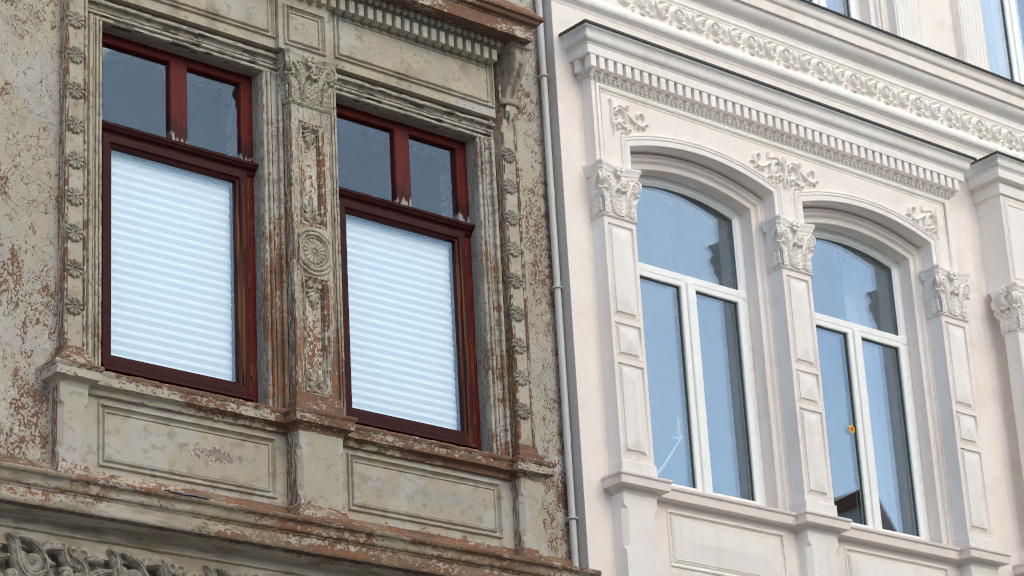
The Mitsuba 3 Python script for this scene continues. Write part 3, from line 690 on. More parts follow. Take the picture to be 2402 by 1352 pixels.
arch_p = prof((0, -.02), (0, .026), (.004, .031), (.017, .032), (.019, .016), (.025, .016), (.027, .034), (.031, .040), (.044, .041), (.047, .024), (.052, .024), (.054, .038), ('qh', (.073, .058)), (.076, .044), (.081, .044), (.083, .066), (.087, .070), (.103, .070), (.107, .063), (.110, .048), (.114, .046), (.114, -.02))
for k, (a, b) in enumerate(ope):
    put(H, 'window_surround', sweep([(a, 6.395), (a, LZ1)], arch_p, 'elev', step=.014, wear=.0032, seed=k), 'old_vertical', 25)
    put(H, 'window_surround', sweep([(b, LZ1), (b, 6.395)], arch_p, 'elev', step=.014, wear=.0032, seed=k + 3), 'old_vertical', 25)
    # the head, mitred over the jambs
    put(H, 'window_head', sweep([(a - .114, LZ1), (b + .114, LZ1)], [(u, d + .0025) for u, d in arch_p], 'elev', step=.012, wear=.0045, seed=k + 9), 'old_horizontal', 25)
    put(H, 'window_reveal', cat(block(a - .005, a - .0005, -.30, -.019, 6.38, LZ1, 0), block(b + .0005, b + .005, -.30, -.019, 6.38, LZ1, 0), block(a - .005, b + .005, -.30, -.019, LZ1 + .0005, LZ1 + .005, 0)), 'old_reveal', False)

# rosette strips beside the windows
ROS = [8.411, 8.197, 7.984, 7.778, 7.571, 7.357, 7.149, 6.945, 6.734]
ros = mikit.ply(rosette(.051), 'rosette_stone', 40)
for s, (x0, x1, xr) in enumerate(((6.813, 6.940, 6.866), (9.926, 10.048, 9.968))):
    t = holder(H, 'rosette_strip')
    put(t, 'shaft', block(x0, x1, 0, .072, 6.50, 9.02, .004), 'old_smooth', False)
    put(t, 'fillet', cat(sweep([(x1 - .022, 6.50), (x1 - .022, 9.02)], [(-.001, .06), (-.001, .080), (-.008, .086), (-.016, .086), (-.021, .078), (-.021, .06)], 'elev', step=.02, wear=.004, seed=s), sweep([(x0 + .016, 6.50), (x0 + .016, 9.02)], [(0, .06), (0, .076), (.008, .079), (.014, .074), (.014, .06)], 'elev', step=.02, wear=.003, seed=s + 4), block(x0 - .0015, x0 + .004, .001, .0735, 6.51, 9.0, .001)), 'old_edge', 40)
    put(t, 'plinth', sweep([(x0 - .012, .0), (x0 - .012, .084), (x1 + .012, .084), (x1 + .012, .0)], [(-.05, 6.40), (.014, 6.40), (.014, 6.452), (.004, 6.462), (.0, 6.475), (.0, 6.51), (-.05, 6.51)], 'plan', step=.012, wear=.006, seed=s + 8), 'old_sill', 30)
    for i, z in enumerate(ROS):
        if s == 1 and i == 0: z -= .006
        put(t, 'rosette', {**ros, 'to_world': T().translate([xr + rng.normal() * .0015, -.072, z - (.012 if s else -.004)]).rotate([0, 1, 0], float(rng.random() * 36))}, None)
con = mikit.ply(console(), 'old_relief', 40)
for x in (6.876, 9.990):
    t = holder(H, 'console'); c0 = 8.742
    put(t, 'bracket', con, None, shift=(x, .072, c0))
    put(t, 'bracket_cap', sweep([(x - .058, .0), (x - .058, .215), (x + .058, .215), (x + .058, 0)], prof((-.055, 9.045), (.0, 9.045), (.0, 9.055), ('sv', (.026, 9.098)), (.026, 9.108), (-.055, 9.108)), 'plan', step=.02, wear=.003), 'old_relief', 30)

# centre pilaster
P = holder(H, 'pilaster', 'carved pilaster between the two red windows with a round flower medallion')
px0, px1 = 8.262, 8.541; pc = 8.408
put(P, 'shaft', cat(plate(sbox(px0, 6.50, px1, 8.285).difference(sbox(8.318, 7.53, 8.498, 8.176)).difference(sbox(8.318, 6.525, 8.498, 7.215)), .10, .13), block(px0 + .001, px1 - .001, 0, .0985, 6.50, 8.285, .0)), 'old_vertical', False)
put(P, 'panel_ground', block(8.32, 8.496, .09, .1005, 6.52, 8.18, .001), 'old_panel', False)
pmp = prof((.0, .095), (.0, .134), (.006, .136), (.010, .130), ('qh', (.030, .108)), (.033, .112), (.037, .112), (.039, .095))
for z0, z1 in ((7.53, 8.176), (6.525, 7.215)): put(P, 'panel_moulding', sweep(rect_in(8.316, 8.500, z0 - .002, z1 + .002), pmp, 'elev', True, step=.014, wear=.003, seed=int(z0)), 'old_edge', 25)
put(P, 'edge', cat(block(px0 - .0015, px0 + .010, .001, .1315, 6.51, 8.27, .002), block(px1 - .008, px1 + .0015, .001, .1312, 6.51, 8.27, .002)), 'old_edge', False)
put(P, 'medallion', roundel(), 'old_relief', 40, 'round flower medallion at the middle of the pilaster', shift=(8.404, .126, 7.372))
put(P, 'leaf_drop', leaf_drop(), 'old_relief', 40, shift=(pc, .1, 8.190)); put(P, 'leaf_drop', leaf_drop(), 'old_relief', 40, shift=(pc, .1, 7.202))
put(P, 'palmette', palmette(), 'old_relief', 40, shift=(pc, .1, 7.560)); put(P, 'palmette', palmette(), 'old_relief', 40, shift=(pc, .1, 6.545))
put(P, 'plinth', sweep([(px0 - .012, .0), (px0 - .012, .142), (px1 + .012, .142), (px1 + .012, .0)], [(-.10, 6.38), (.010, 6.38), (.010, 6.452), (.002, 6.464), (.0, 6.476), (.0, 6.51), (-.10, 6.51)], 'plan', step=.012, wear=.006, seed=31), 'old_sill', 30)
put(P, 'astragal', sweep([(px0, .0), (px0, .13), (px1, .13), (px1, 0)], prof((-.10, 8.272), (.006, 8.272), (.012, 8.278), (.016, 8.284), (.012, 8.291), (.004, 8.295), (-.10, 8.295)), 'plan', step=.02, wear=.002), 'old_relief', 30)
put(P, 'capital', capital(.279, .13, .315), 'old_relief', 35, 'weathered leafy capital with corner scrolls', shift=(8.4015, 0, 8.285))

# panelled frieze, dentils and cornice
fr = holder(H, 'frieze')
fb = sbox(6.95, 8.612, 9.862, 9.02)
for x0, x1 in ((6.99, 8.185), (8.618, 9.852)): fb = fb.difference(sbox(x0 + .002, 8.674, x1 - .002, 8.983))
put(fr, 'board', cat(plate(fb, -.01, .098), block(6.96, 9.85, -.01, .084, 8.62, 9.01, 0)), 'old_smooth', False)
put(fr, 'board', cat(plate(sbox(8.19, 8.606, 8.558, 9.012).difference(sbox(8.226, 8.638, 8.522, 8.896)), .05, .135), block(8.195, 8.553, 0, .121, 8.61, 9.01, 0)), 'old_smooth', False)
fp = prof((0, -.01), (.0, .012), (.003, .017), (.010, .018), (.012, .006), (.016, .006), ('qv', (.030, -.008)), (.034, -.008), (.035, .004), (.038, .009), (.045, .009), (.048, .001), (.049, -.01))
for x0, x1, z0, z1, d in ((6.99, 8.185, 8.672, 8.985, .097), (8.618, 9.852, 8.672, 8.985, .097), (8.224, 8.524, 8.636, 8.898, .134)):
    put(fr, 'panel_moulding', sweep(rect_in(x0, x1, z0, z1), fp, 'elev', True, step=.014, wear=.003, seed=int(x0 * 10), off=d + .001), 'old_smooth', 25)
    put(fr, 'panel', block(x0 + .049, x1 - .049, d - .02, d + .0025, z0 + .049, z1 - .049, .002), 'old_smooth', False)
co = holder(H, 'cornice')
CX0, CX1 = 6.83, 9.864
put(co, 'bed_moulding', sweep([(CX0, -.01), (CX0, .11), (CX1, .11), (CX1, -.01)], prof((-.10, 8.992), (.004, 8.992), (.012, 8.998), (.012, 9.040), (.024, 9.044), (.024, 9.058), (.034, 9.062), ('qv', (.088, 9.108)), (-.10, 9.108)), 'plan', step=.02, wear=.003), 'old_smooth', 30)
den = mikit.ply(block(-.020, .020, 0, .064, 0, .080, .003), 'old_smooth', False)
for i in range(43): put(co, 'dentil', den, None, shift=(9.812 - .0695 * i + rng.normal() * .0012, .118, 8.958 + rng.normal() * .001))
egg = mikit.ply(cat(blob((0, .004, .004), (.016, .018, .026)), tube([(-.023, .002, .026), (-.020, .012, -.004), (0, .016, -.026), (.020, .012, -.004), (.023, .002, .026)], .005, 5)), 'old_smooth', True)
for i in range(56): put(co, 'egg', egg, None, shift=(9.84 - .053 * i, .178, 9.083))
put(co, 'corona', sweep([(CX0 - .03, -.01), (CX0 - .03, .11), (10.02 - .20, .11), (10.02 - .20, -.01)], prof((-.10, 9.104), (.188, 9.101), (.200, 9.097), (.200, 9.182), (.206, 9.186), (.206, 9.194), (.214, 9.196), ('sh', (.258, 9.228)), (.262, 9.240), (.258, 9.252), (.236, 9.264), (.205, 9.318), (-.10, 9.36)), 'plan', step=.014, wear=.004, seed=2), 'old_sill', 30)

# apron under the windows: pedestals with caps, sill, sunk panels
ap = holder(H, 'apron')
ab = sbox(6.80, 5.70, 10.0, 6.31)
for x0, x1, z0, z1 in ((7.046, 8.174, 5.907, 6.248), (8.670, 9.787, 5.922, 6.252)): ab = ab.difference(sbox(x0, z0, x1, z1))
put(ap, 'board', cat(plate(ab, -.01, .028), block(6.81, 9.99, -.01, .014, 5.71, 6.30, 0)), 'old_apron', False)
put(ap, 'sill', sweep([(6.9, .0), (9.95, .0)], prof((-.25, 6.285), (.052, 6.285), (.055, 6.292), ('qv', (.066, 6.318)), (.070, 6.322), (.098, 6.325), (.100, 6.372), (.106, 6.376), (.112, 6.390), (.106, 6.402), (-.25, 6.418)), 'plan', step=.011, wear=.008, seed=5), 'old_sill', 30)
for k, (x0, x1, z0, z1) in enumerate(((7.044, 8.176, 5.905, 6.250), (8.668, 9.789, 5.920, 6.254))):
    put(ap, 'panel_moulding', sweep(rect_in(x0, x1, z0, z1), fp, 'elev', True, step=.014, wear=.004, seed=40 + k, off=.0275), 'old_apron', 25)
    put(ap, 'panel', block(x0 + .049, x1 - .049, .01, .0305, z0 + .049, z1 - .049, .002), 'old_apron', False)
cap_p = lambda o: prof((-.06, 6.278), (.0, 6.278), (.004, 6.290), ('qv', (.024, 6.315)), (.028, 6.318), (.050, 6.320), (.050, 6.366), (.056, 6.370), (.064, 6.384), (.058, 6.396), (-.06, 6.405))
for k, (x0, x1, d) in enumerate(((6.768, 6.936, .106), (8.252, 8.551, .150), (9.882, 10.060, .112))):
    m = pedestal(x0, x1, 0, d, 5.78, 6.2845, .024, 5.93, 6.175)
    put(ap, 'pedestal', m, 'old_apron', False)
    put(ap, 'pedestal_side', block(x0 - .0015, x0 + .002, .03, d - .026, 5.87, 6.28, 0), 'old_edge', False)
    put(ap, 'pedestal_cap', sweep([(x0, .0), (x0, d), (x1, d), (x1, .0)], cap_p(0), 'plan', step=.011, wear=.008, seed=60 + k), 'old_sill', 30)
    put(ap, 'pedestal_foot', sweep([(x0, .0), (x0, d), (x1, d), (x1, .0)], [(-.06, 5.74), (.030, 5.74), (.024, 5.79), (.010, 5.835), (.0, 5.862), (-.06, 5.865)], 'plan', step=.012, wear=.010, seed=70 + k), 'old_sill', 30)
# cornice between the storeys and the scroll frieze under it
lc = holder(H, 'string_course')
put(lc, 'moulding', sweep([(3.1, .0), (10.345, .0)], prof((-.05, 5.40), (.055, 5.40), (.055, 5.484), (.064, 5.487), (.072, 5.492), (.068, 5.499), (.060, 5.502), (.060, 5.546), (.070, 5.549), (.076, 5.553), (.080, 5.556), ('qh', (.165, 5.578)), (.180, 5.580), (.198, 5.576), (.198, 5.655), (.204, 5.660), (.207, 5.668), ('sh', (.248, 5.722)), (.256, 5.728), (.258, 5.742), (.250, 5.752), (.10, 5.778), (.045, 5.822), (.030, 5.87), (-.05, 5.87)), 'plan', step=.014, wear=.0035, seed=11), 'old_sill', 30)
def lead(parent, x0, x1, z, d, drop):
    xs = np.linspace(x0, x1, 14); e = .012 * np.sin(xs * 40) ; R = np.random.default_rng(int(x0 * 100))
    V, Fc = [], []
    for x, q in zip(xs, R.random(14) * .008): V += [(x, d - .10, z + .030), (x, d, z + .004), (x, d + .004, z - drop + q), (x, d + .001, z - drop + q), (x, d - .003, z), (x, d - .10, z + .026)]
    for i in range(13):
        for k in range(6): a, b = i * 6 + k, i * 6 + (k + 1) % 6; Fc += [(a, b, b + 6), (a, b + 6, a + 6)]
    put(parent, 'lead_patch', fix(mesh(V, Fc)), 'lead', False, 'grey lead patch on a worn ledge')
lead(lc, 7.33, 7.58, 5.752, .262, .010)
lf = holder(H, 'scroll_frieze')
aca = mikit.ply(relief(acanthus_strokes(), -.03, .60, -.28, .06, .0034, .006), 'dark_relief', 40)
for i in range(-3, 6): put(lf, 'acanthus_scroll', aca, None, shift=(6.50 + .59 * i, .055, 5.405))

# red wooden windows with a dark room behind
room = lambda x0, x1, z0, z1, d0, d1: mesh([(x0, d0, z0), (x1, d0, z0), (x1, d0, z1), (x0, d0, z1), (x0, d1, z0), (x1, d1, z0), (x1, d1, z1), (x0, d1, z1)], [(4, 5, 6), (4, 6, 7), (0, 1, 5), (0, 5, 4), (3, 7, 6), (3, 6, 2), (0, 4, 7), (0, 7, 3), (1, 2, 6), (1, 6, 5)])
def pane(x0, x1, z0, z1, d): return mesh([(x0, d, z0), (x1, d, z0), (x1, d, z1), (x0, d, z1)], [(0, 1, 2), (0, 2, 3)])
for k, (a, b) in enumerate(ope):
    W = holder(H, 'window', ('left' if k == 0 else 'right') + ' dark red wooden window with two upper panes over one large pane')
    put(W, 'outer_frame', cat(sweep(rect_in(a + .001, b - .001, 6.42, LZ1 - .001), [(0, -.15), (0, -.080), (.052, -.080), (.058, -.086), (.060, -.094), (.060, -.15)], 'elev', True)), 'red_wood', 20)
    u0_, u1_ = a + .060, b - .060
    put(W, 'upper_frame', sweep(rect_in(a + .058, b - .058, 7.918, LZ1 - .04), [(0, -.14), (0, -.086), (.016, -.086), (.020, -.092), (.020, -.14)], 'elev', True), 'red_wood', 20)
    pc_ = a + .575
    put(W, 'post', block(pc_ - .058, pc_ + .058, -.14, -.078, 7.915, 8.45, .005), 'red_wood', False)
    put(W, 'transom_ledge', sweep([(a + .002, -.09), (b - .002, -.09)], prof((-.06, 7.846), (.018, 7.846), (.024, 7.856), ('qv', (.040, 7.878)), (.048, 7.884), (.050, 7.896), (.058, 7.900), (.060, 7.914), (.050, 7.922), (-.03, 7.934), (-.06, 7.934)), 'plan', step=.02, wear=.004, seed=k), 'dark_wood', 30)
    put(W, 'sash', sweep(rect_in(a + .062, b - .060, 6.512, 7.862), [(0, -.14), (0, -.066), (.004, -.062), (.044, -.062), (.048, -.066), (.050, -.074), (.066, -.080), (.068, -.090), (.068, -.14)], 'elev', True), 'dark_wood', 20)
    put(W, 'weather_bar', sweep([(a + .06, -.09), (b - .058, -.09)], [(-.05, 6.472), (.040, 6.472), (.052, 6.478), (.050, 6.492), (.030, 6.516), (-.05, 6.52)], 'plan'), 'dark_wood', 30)
    for z in (7.74, 7.18, 6.66): put(W, 'hinge', cat(tube([(b - .056, -.070, z - .035), (b - .056, -.070, z + .035)], .009, 10), block(b - .054, b - .030, -.081, -.076, z - .03, z + .03, .002)), 'red_wood', 30)
    put(W, 'putty', block(a + .07, b - .07, -.10, -.088, 7.930, 7.939, .002), 'putty', False)
    put(W, 'upper_pane', pane(a + .075, pc_ - .055, 7.93, 8.44, -.105), 'old_glass', False); put(W, 'upper_pane', pane(pc_ + .055, b - .075, 7.93, 8.44, -.105), 'old_glass', False)
    put(W, 'lower_pane', pane(a + .128, b - .126, 6.575, 7.80, -.098), 'glass', False)
    put(W, 'room', room(a - .8, b + .6, 6.0, 9.0, -.352, -3.2), 'room_dark', False)
    # pleated blind hanging inside the sash
    Bk = thing('pleated_blind', 'white pleated blind drawn down behind the ' + ('left' if k == 0 else 'right') + ' red wooden window', 'blind', 'pleated blinds in the red windows')
    n = 23; zt, zb = 7.83, 6.565; ph = (zt - zb - .075) / n
    put(Bk, 'head_rail', block(a + .125, b - .118, -.150, -.122, zt - .030, zt + .01, .003), 'blind_cloth', False)
    put(Bk, 'top_band', block(a + .125, b - .120, -.146, -.1445, zt - .078, zt - .030, 0), 'blind_cloth', False)
    for i in range(n):
        z1 = zt - .075 - i * ph; x0, x1 = a + .128, b - .128 + .0025 * math.sin(i * 1.7)
        V = [(x0, -.146, z1), (x1, -.146, z1), (x1, -.138, z1 - ph * .48), (x0, -.138, z1 - ph * .48), (x1, -.146, z1 - ph), (x0, -.146, z1 - ph)]
        put(Bk, 'pleat', mesh(V, [(0, 1, 2), (0, 2, 3), (3, 2, 4), (3, 4, 5)]), 'blind_cloth', False)
    put(Bk, 'bottom_rail', block(a + .125, b - .120, -.150, -.128, zb - .018, zb + .002, .003), 'blind_cloth', False)

# rain pipe in the corner between the houses
dp = thing('downpipe', 'thin grey rain pipe running down the joint between the weathered house and the pink house', 'drainpipe')
put(dp, 'pipe', tube([(10.336, .045, z) for z in np.linspace(.3, 11.5, 40)], .0215, 20), 'pipe_paint', 40)
for z in (9.05, 6.12, 7.6): put(dp, 'bracket', cat(tube([(10.336 + .030 * math.cos(a), .045 + .030 * math.sin(a), z) for a in np.linspace(0, 2 * math.pi, 25)], .007, 6), block(10.33, 10.345, 0, .03, z - .01, z + .01, .002), block(10.362, 10.378, .04, .052, z - .012, z + .012, .002)), 'pipe_paint', 40)
for z in (8.2, 6.6): put(dp, 'socket', tube([(10.336, .045, z), (10.336, .045, z + .07)], .0235, 20), 'pipe_paint', 40)

# ------------------------------------------------------------------ the pink house
K = thing('pink_house', 'freshly painted pale pink and white stucco house with arched white windows and leafy pilasters', 'house')
WD = .12                                   # its wall stands 12 cm in front of the old house's
A0, A1, AZ, ACR = 10.888, 12.205, 8.638, 8.745      # arch of the first window: sides, spring line, crown
O2 = 1.594
def arch(x0, x1, zs, zc, n=28):
    h = (x1 - x0) / 2; r = zc - zs; R = (h * h + r * r) / (2 * r); c = (x0 + x1) / 2
    a = math.asin(h / R); t = np.linspace(-a, a, n)
    return np.stack([c + R * np.sin(t), zc - R + R * np.cos(t)], 1)
def arch_poly(x0, x1, zb, zs, zc): return Polygon([(x0, zb)] + arch(x0, x1, zs, zc).tolist() + [(x1, zb)])
WX0, WX1, WZ0, WZS, WZC = 10.972, 12.118, 6.40, 8.545, 8.640         # clear opening of the first window inside its mouldings
UZ = 10.19
upper = [(12.50, 13.606), (14.83, 16.06)]
w = sbox(10.376, .1, 19, 14)
for k in (0, 1): w = w.difference(arch_poly(WX0 - .003 + k * O2, WX1 + .003 + k * O2, 6.36, WZS + .002, WZC + .003))
for a, b in upper: w = w.difference(sbox(a, UZ, b, 12.6))
put(K, 'wall', plate(w, -.25, .07), 'pink', False)
w2 = sbox(10.376, .1, 19, 14).difference(arch_poly(A0 + .001, A1 - .001, 6.36, AZ, ACR)).difference(arch_poly(A0 + .001 + O2, A1 - .001 + O2, 6.36, AZ, ACR))
for a, b in upper: w2 = w2.difference(sbox(a - .10, UZ, b + .10, 12.7))
put(K, 'wall', plate(w2, .0701, WD), 'pink', False)
put(K, 'shade_strip', block(10.3735, 10.3755, .0, .1185, .1, 12.5, 0), 'shade_grey', False, 'added grey strip painted as the shade on the corner beside the rain pipe')  # added thin strip, its grey stands in for shade next to the pipe
# raised field over the windows
fld = sbox(10.590, 8.44, 14.060, 9.056)
for k in (0, 1): fld = fld.difference(arch_poly(A0 - .004 + k * O2, A1 + .004 + k * O2, 8.2, AZ + .003, ACR + .004))
put(K, 'arch_field', plate(fld, .05, .208), 'pink', False)
put(K, 'field_return', block(10.5875, 10.592, .1, .2075, 8.43, 9.05, 0), 'pale', False); put(K, 'field_return', block(14.058, 14.0625, .1, .2075, 8.43, 9.05, 0), 'pale', False)
ffp = prof((-.001, .19), (-.001, .213), (.024, .2145), (.026, .206), (.031, .206), (.033, .2215), (.043, .2245), ('qh', (.064, .2125)), (.066, .206), (.071, .206), (.073, .2135), (.080, .2135), (.082, .19))
put(K, 'field_moulding', sweep([(14.060, 8.44), (14.060, 9.052), (10.590, 9.052), (10.590, 8.44)], ffp, 'elev'), 'pale', 30)
lab_p = prof((0, .10), (0, .214), (.003, .2165), (.034, .2175), (.036, .213), (.039, .213), (.041, .221), (.052, .2225), (.056, .217), (.060, .217), (.062, .224), (.070, .224), (.075, .218), (.076, .19), (.076, .10))
arc_p = prof((0, -.02), (0, .070), (.004, .074), (.018, .074), (.020, .068), (.024, .068), ('sh', (.066, .100)), (.068, .096), (.072, .096), (.074, .106), (.092, .106), (.094, .02), (.094, -.02))
for k in (0, 1):
    o = k * O2
    pth = [(A0 + o, 8.44)] + (arch(A0, A1, AZ, ACR) + [o, 0]).tolist() + [(A1 + o, 8.44)]
    put(K, 'arch_label', sweep(pth, lab_p, 'elev'), 'pale', 30)
    pth = [(WX0 + o, 6.38)] + (arch(WX0, WX1, WZS, WZC) + [o, 0]).tolist() + [(WX1 + o, 6.38)]
    put(K, 'archivolt', sweep(pth, arc_p, 'elev'), 'pink', 30)

# leaf sprays on the field
sp = spray_strokes()
def spray(st, x0, x1): return relief([(np.asarray(p) * [.94, .83], np.asarray(r) * .66, np.asarray(h) * .80) for p, r, h in st], x0, x1, -.19, .15, .0020, .012)
one, two, three = spray(sp, -.03, .36), spray(sp + mirror(sp), -.36, .36), spray(mirror(sp), -.36, .03)
for m, x, z in ((one, 10.738, 8.832), (two, 12.335, 8.830), (three, 13.893, 8.812)): put(K, 'leaf_spray', m, 'pale', 40, shift=(x, .208, z))

# pilasters
cap = mikit.ply(capital(.272, .11), 'pale', 35)
def raised_panel(parent, x0, x1, z0, z1, d, depth, mould, inset, mats=('pale', 'pale')):
    """moulded frame around a field that rises to a hipped ridge"""
    put(parent, 'panel_moulding', sweep(rect_in(x0, x1, z0, z1), [(u, v + d) for u, v in mould], 'elev', True), mats[0], 30)
    a0, a1, b0, b1 = x0 + inset, x1 - inset, z0 + inset, z1 - inset
    s = min(a1 - a0, b1 - b0) / 2
    rx0, rx1 = (a0 + s, a1 - s) if a1 - a0 > b1 - b0 else ((a0 + a1) / 2,) * 2
    rz0, rz1 = (b0 + s, b1 - s) if b1 - b0 > a1 - a0 else ((b0 + b1) / 2,) * 2
    q = .006
    rx0, rx1, rz0, rz1 = min(rx0, (a0 + a1) / 2 - q), max(rx1, (a0 + a1) / 2 + q), min(rz0, (b0 + b1) / 2 - q), max(rz1, (b0 + b1) / 2 + q)
    t = .004
    V = [(a0, d - .02, b0), (a1, d - .02, b0), (a1, d - .02, b1), (a0, d - .02, b1), (a0, d + t, b0), (a1, d + t, b0), (a1, d + t, b1), (a0, d + t, b1), (rx0, d + depth, rz0), (rx1, d + depth, rz0), (rx1, d + depth, rz1), (rx0, d + depth, rz1)]
    Q = [(0, 1, 5, 4), (1, 2, 6, 5), (2, 3, 7, 6), (3, 0, 4, 7), (4, 5, 9, 8), (5, 6, 10, 9), (6, 7, 11, 10), (7, 4, 8, 11), (8, 9, 10, 11)]
    put(parent, 'panel_field', fix(mesh(V, [t3 for a, b, c, e in Q for t3 in ((a, b, c), (a, c, e))])), mats[1], False)
pil_m = prof((0, -.016), (0, .003), (.005, .005), (.008, -.002), ('qv', (.021, -.013)), (.022, -.006), (.025, -.002), (.029, -.002), (.033, -.010), (.034, -.016))
names = ['first from the left, beside the rain pipe', 'between the two arched windows', 'right of the second arched window']
PX = [10.600, 12.202, 13.798]
for k, x in enumerate(PX):
    p_ = holder(K, 'pilaster', 'white and pink pilaster ' + names[k])
    x1 = x + .272; panels = [(7.425, 8.052), (7.155, 7.388), (6.528, 7.122)]
    fr_ = sbox(x, 6.48, x1, 8.092)
    for a, b in panels: fr_ = fr_.difference(sbox(x + .022, a, x1 - .026, b))
    put(p_, 'shaft', cat(plate(fr_, .215, .23), block(x + .0005, x1 - .0005, .05, .2155, 6.48, 8.092, 0)), 'pink', False)
    put(p_, 'side', cat(block(x - .0012, x + .002, .07, .2285, 6.49, 8.085, 0), block(x1 - .002, x1 + .0012, .07, .2285, 6.49, 8.085, 0)), 'pale', False)
    for a, b in panels: raised_panel(p_, x + .0215, x1 - .0255, a, b, .229, .017, pil_m, .034)
    put(p_, 'plinth', block(x - .010, x1 + .010, .05, .243, 6.385, 6.487, .004), 'pale', False)
    put(p_, 'astragal', sweep([(x, .05), (x, .23), (x1, .23), (x1, .05)], prof((-.10, 8.084), (.004, 8.084), (.010, 8.088), (.015, 8.096), (.012, 8.103), (.004, 8.107), (-.10, 8.107)), 'plan'), 'stucco_ledge', 30)
    put(p_, 'capital', cap, None, shift=(x + .136, WD, 8.106))
    c = x + .136
    put(p_, 'pedestal_cap', sweep([(c - .140, .05), (c - .140, .225), (c + .140, .225), (c + .140, .05)], prof((-.10, 6.282), (.004, 6.282), (.006, 6.290), ('qv', (.036, 6.318)), (.040, 6.320), (.064, 6.320), (.064, 6.366), (.068, 6.370), (.074, 6.374), (.076, 6.382), (.072, 6.391), (.060, 6.396), (-.10, 6.402)), 'plan'), 'stucco_ledge', 30)
    put(p_, 'pedestal', pedestal(c - .140, c + .140, .05, .225, 5.6, 6.283, .030, 5.95, 6.185), 'pale', False)

# sill and apron
apb = sbox(10.80, 5.6, 13.95, 6.31)
for x0, x1 in ((11.040, 12.064), (12.634, 13.653)): apb = apb.difference(sbox(x0, 5.907, x1, 6.260))
put(K, 'apron', plate(apb, .05, .135), 'pink', False)
put(K, 'window_sill', sweep([(10.80, .05), (13.95, .05)], prof((-.20, 6.276), (.086, 6.276), (.088, 6.286), ('qv', (.120, 6.312)), (.124, 6.314), (.148, 6.314), (.148, 6.366), (.153, 6.370), (.160, 6.374), (.162, 6.384), (.156, 6.394), (.145, 6.398), (-.20, 6.412)), 'plan'), 'stucco_ledge', 30)
apm = prof((0, -.012), (0, .007), (.004, .010), (.012, .010), (.014, .000), (.017, .000), ('qv', (.034, -.010)), (.036, -.010), (.037, .001), (.045, .002), (.048, -.012))
for x0, x1 in ((11.038, 12.066), (12.632, 13.655)): raised_panel(K, x0, x1, 5.905, 6.262, .135, .012, apm, .048)
# string course above the shop, with its dark flashing
put(K, 'lower_cornice', sweep([(10.376, .1), (18, .1)], prof((-.05, 5.30), (.05, 5.30), (.05, 5.50), ('sv', (.16, 5.62)), (.17, 5.64), (-.05, 5.66)), 'plan'), 'stucco_ledge', 30)
put(K, 'flashing', sweep([(10.40, .1), (18, .1)], [(-.05, 5.662), (.175, 5.642), (.180, 5.632), (.186, 5.634), (.184, 5.652), (-.05, 5.70)], 'plan'), 'flashing', False)

# entablature of the window bay
EP = [(10.590, .05), (10.590, .208), (14.060, .208), (14.060, .05)]
en = holder(K, 'entablature', 'white cornice over the arched windows with a row of block dentils')
put(en, 'egg_band', sweep(EP, prof((-.15, 9.030), (.006, 9.030), (.012, 9.034), (.012, 9.042), (.016, 9.044), ('sv', (.040, 9.074)), (.044, 9.078), (-.15, 9.078)), 'plan'), 'pale', 30)
lf_ = mikit.ply(cat(*[tube([(s * .014, .004, .018), (s * .010, .010, .0), (s * .001, .006, -.018)], [.0045, .006, .003], 5) for s in (-1, 1)] + [blob((0, .012, .002), (.005, .006, .014), 1)]), 'pale', True)
for i in range(88): put(en, 'egg_leaf', lf_, None, shift=(10.578 + .0400 * i, .224, 9.056))
put(en, 'dentil_band', sweep(EP, [(-.15, 9.0785), (.030, 9.0785), (.030, 9.170), (-.15, 9.170)], 'plan'), 'pale', False)
dn = mikit.ply(block(-.0235, .0235, 0, .058, 0, .094, .003), 'pale', False)
for i in range(47): put(en, 'dentil', dn, None, shift=(10.546 + .07662 * i, .2375, 9.080))
dns = mikit.ply(block(-.0, .047, -.0235, .0235, 0, .094, .003), 'pale', False)
put(en, 'dentil', dns, None, shift=(10.5135, .166, 9.080)); put(en, 'dentil', dns, None, shift=(14.0895, .166, 9.080))
tab = mikit.ply(block(-.006, .006, 0, .018, 0, .022, 0), 'pale', False)
for i in range(46): put(en, 'dentil_tab', tab, None, shift=(10.584 + .07662 * i, .2370, 9.138))
put(en, 'corona', sweep(EP, prof((-.15, 9.1702), (.078, 9.1702), (.090, 9.166), (.094, 9.168), (.094, 9.228), (.100, 9.232), (.100, 9.240), (.106, 9.243), ('sh', (.156, 9.318)), (.158, 9.332), (-.15, 9.332)), 'plan'), 'pale', 30)
put(en, 'flashing', sweep(EP, [(-.15, 9.3325), (.160, 9.3325), (.166, 9.328), (.171, 9.330), (.170, 9.346), (.160, 9.352), (-.02, 9.392), (-.15, 9.395)], 'plan'), 'flashing', False)

# scroll frieze band and string course under the upper windows
bn = holder(K, 'frieze_band', 'white moulded band with a scroll frieze under the upper windows')
put(bn, 'lower_torus', sweep([(10.376, .1), (18, .1)], prof((-.05, 9.575), (.022, 9.575), (.026, 9.582), ('qv', (.042, 9.604)), (.046, 9.610), ('qh', (.066, 9.640)), ('qv', (.044, 9.676)), (.038, 9.684), (.030, 9.694), (.028, 9.70), (-.05, 9.70)), 'plan'), 'pale', 30)
put(bn, 'field', block(10.3765, 18, .05, .126, 9.6995, 9.882, 0), 'pale', False)
put(bn, 'upper_moulding', sweep([(10.376, .1), (18, .1)], prof((-.05, 9.872), (.032, 9.872), (.034, 9.884), (.040, 9.888), (.044, 9.898), (.040, 9.908), (.036, 9.912), (.036, 9.952), (.042, 9.955), (.046, 9.962), (.052, 9.966), ('qh', (.110, 10.028)), (.116, 10.034), (-.05, 10.034)), 'plan'), 'pale', 30)
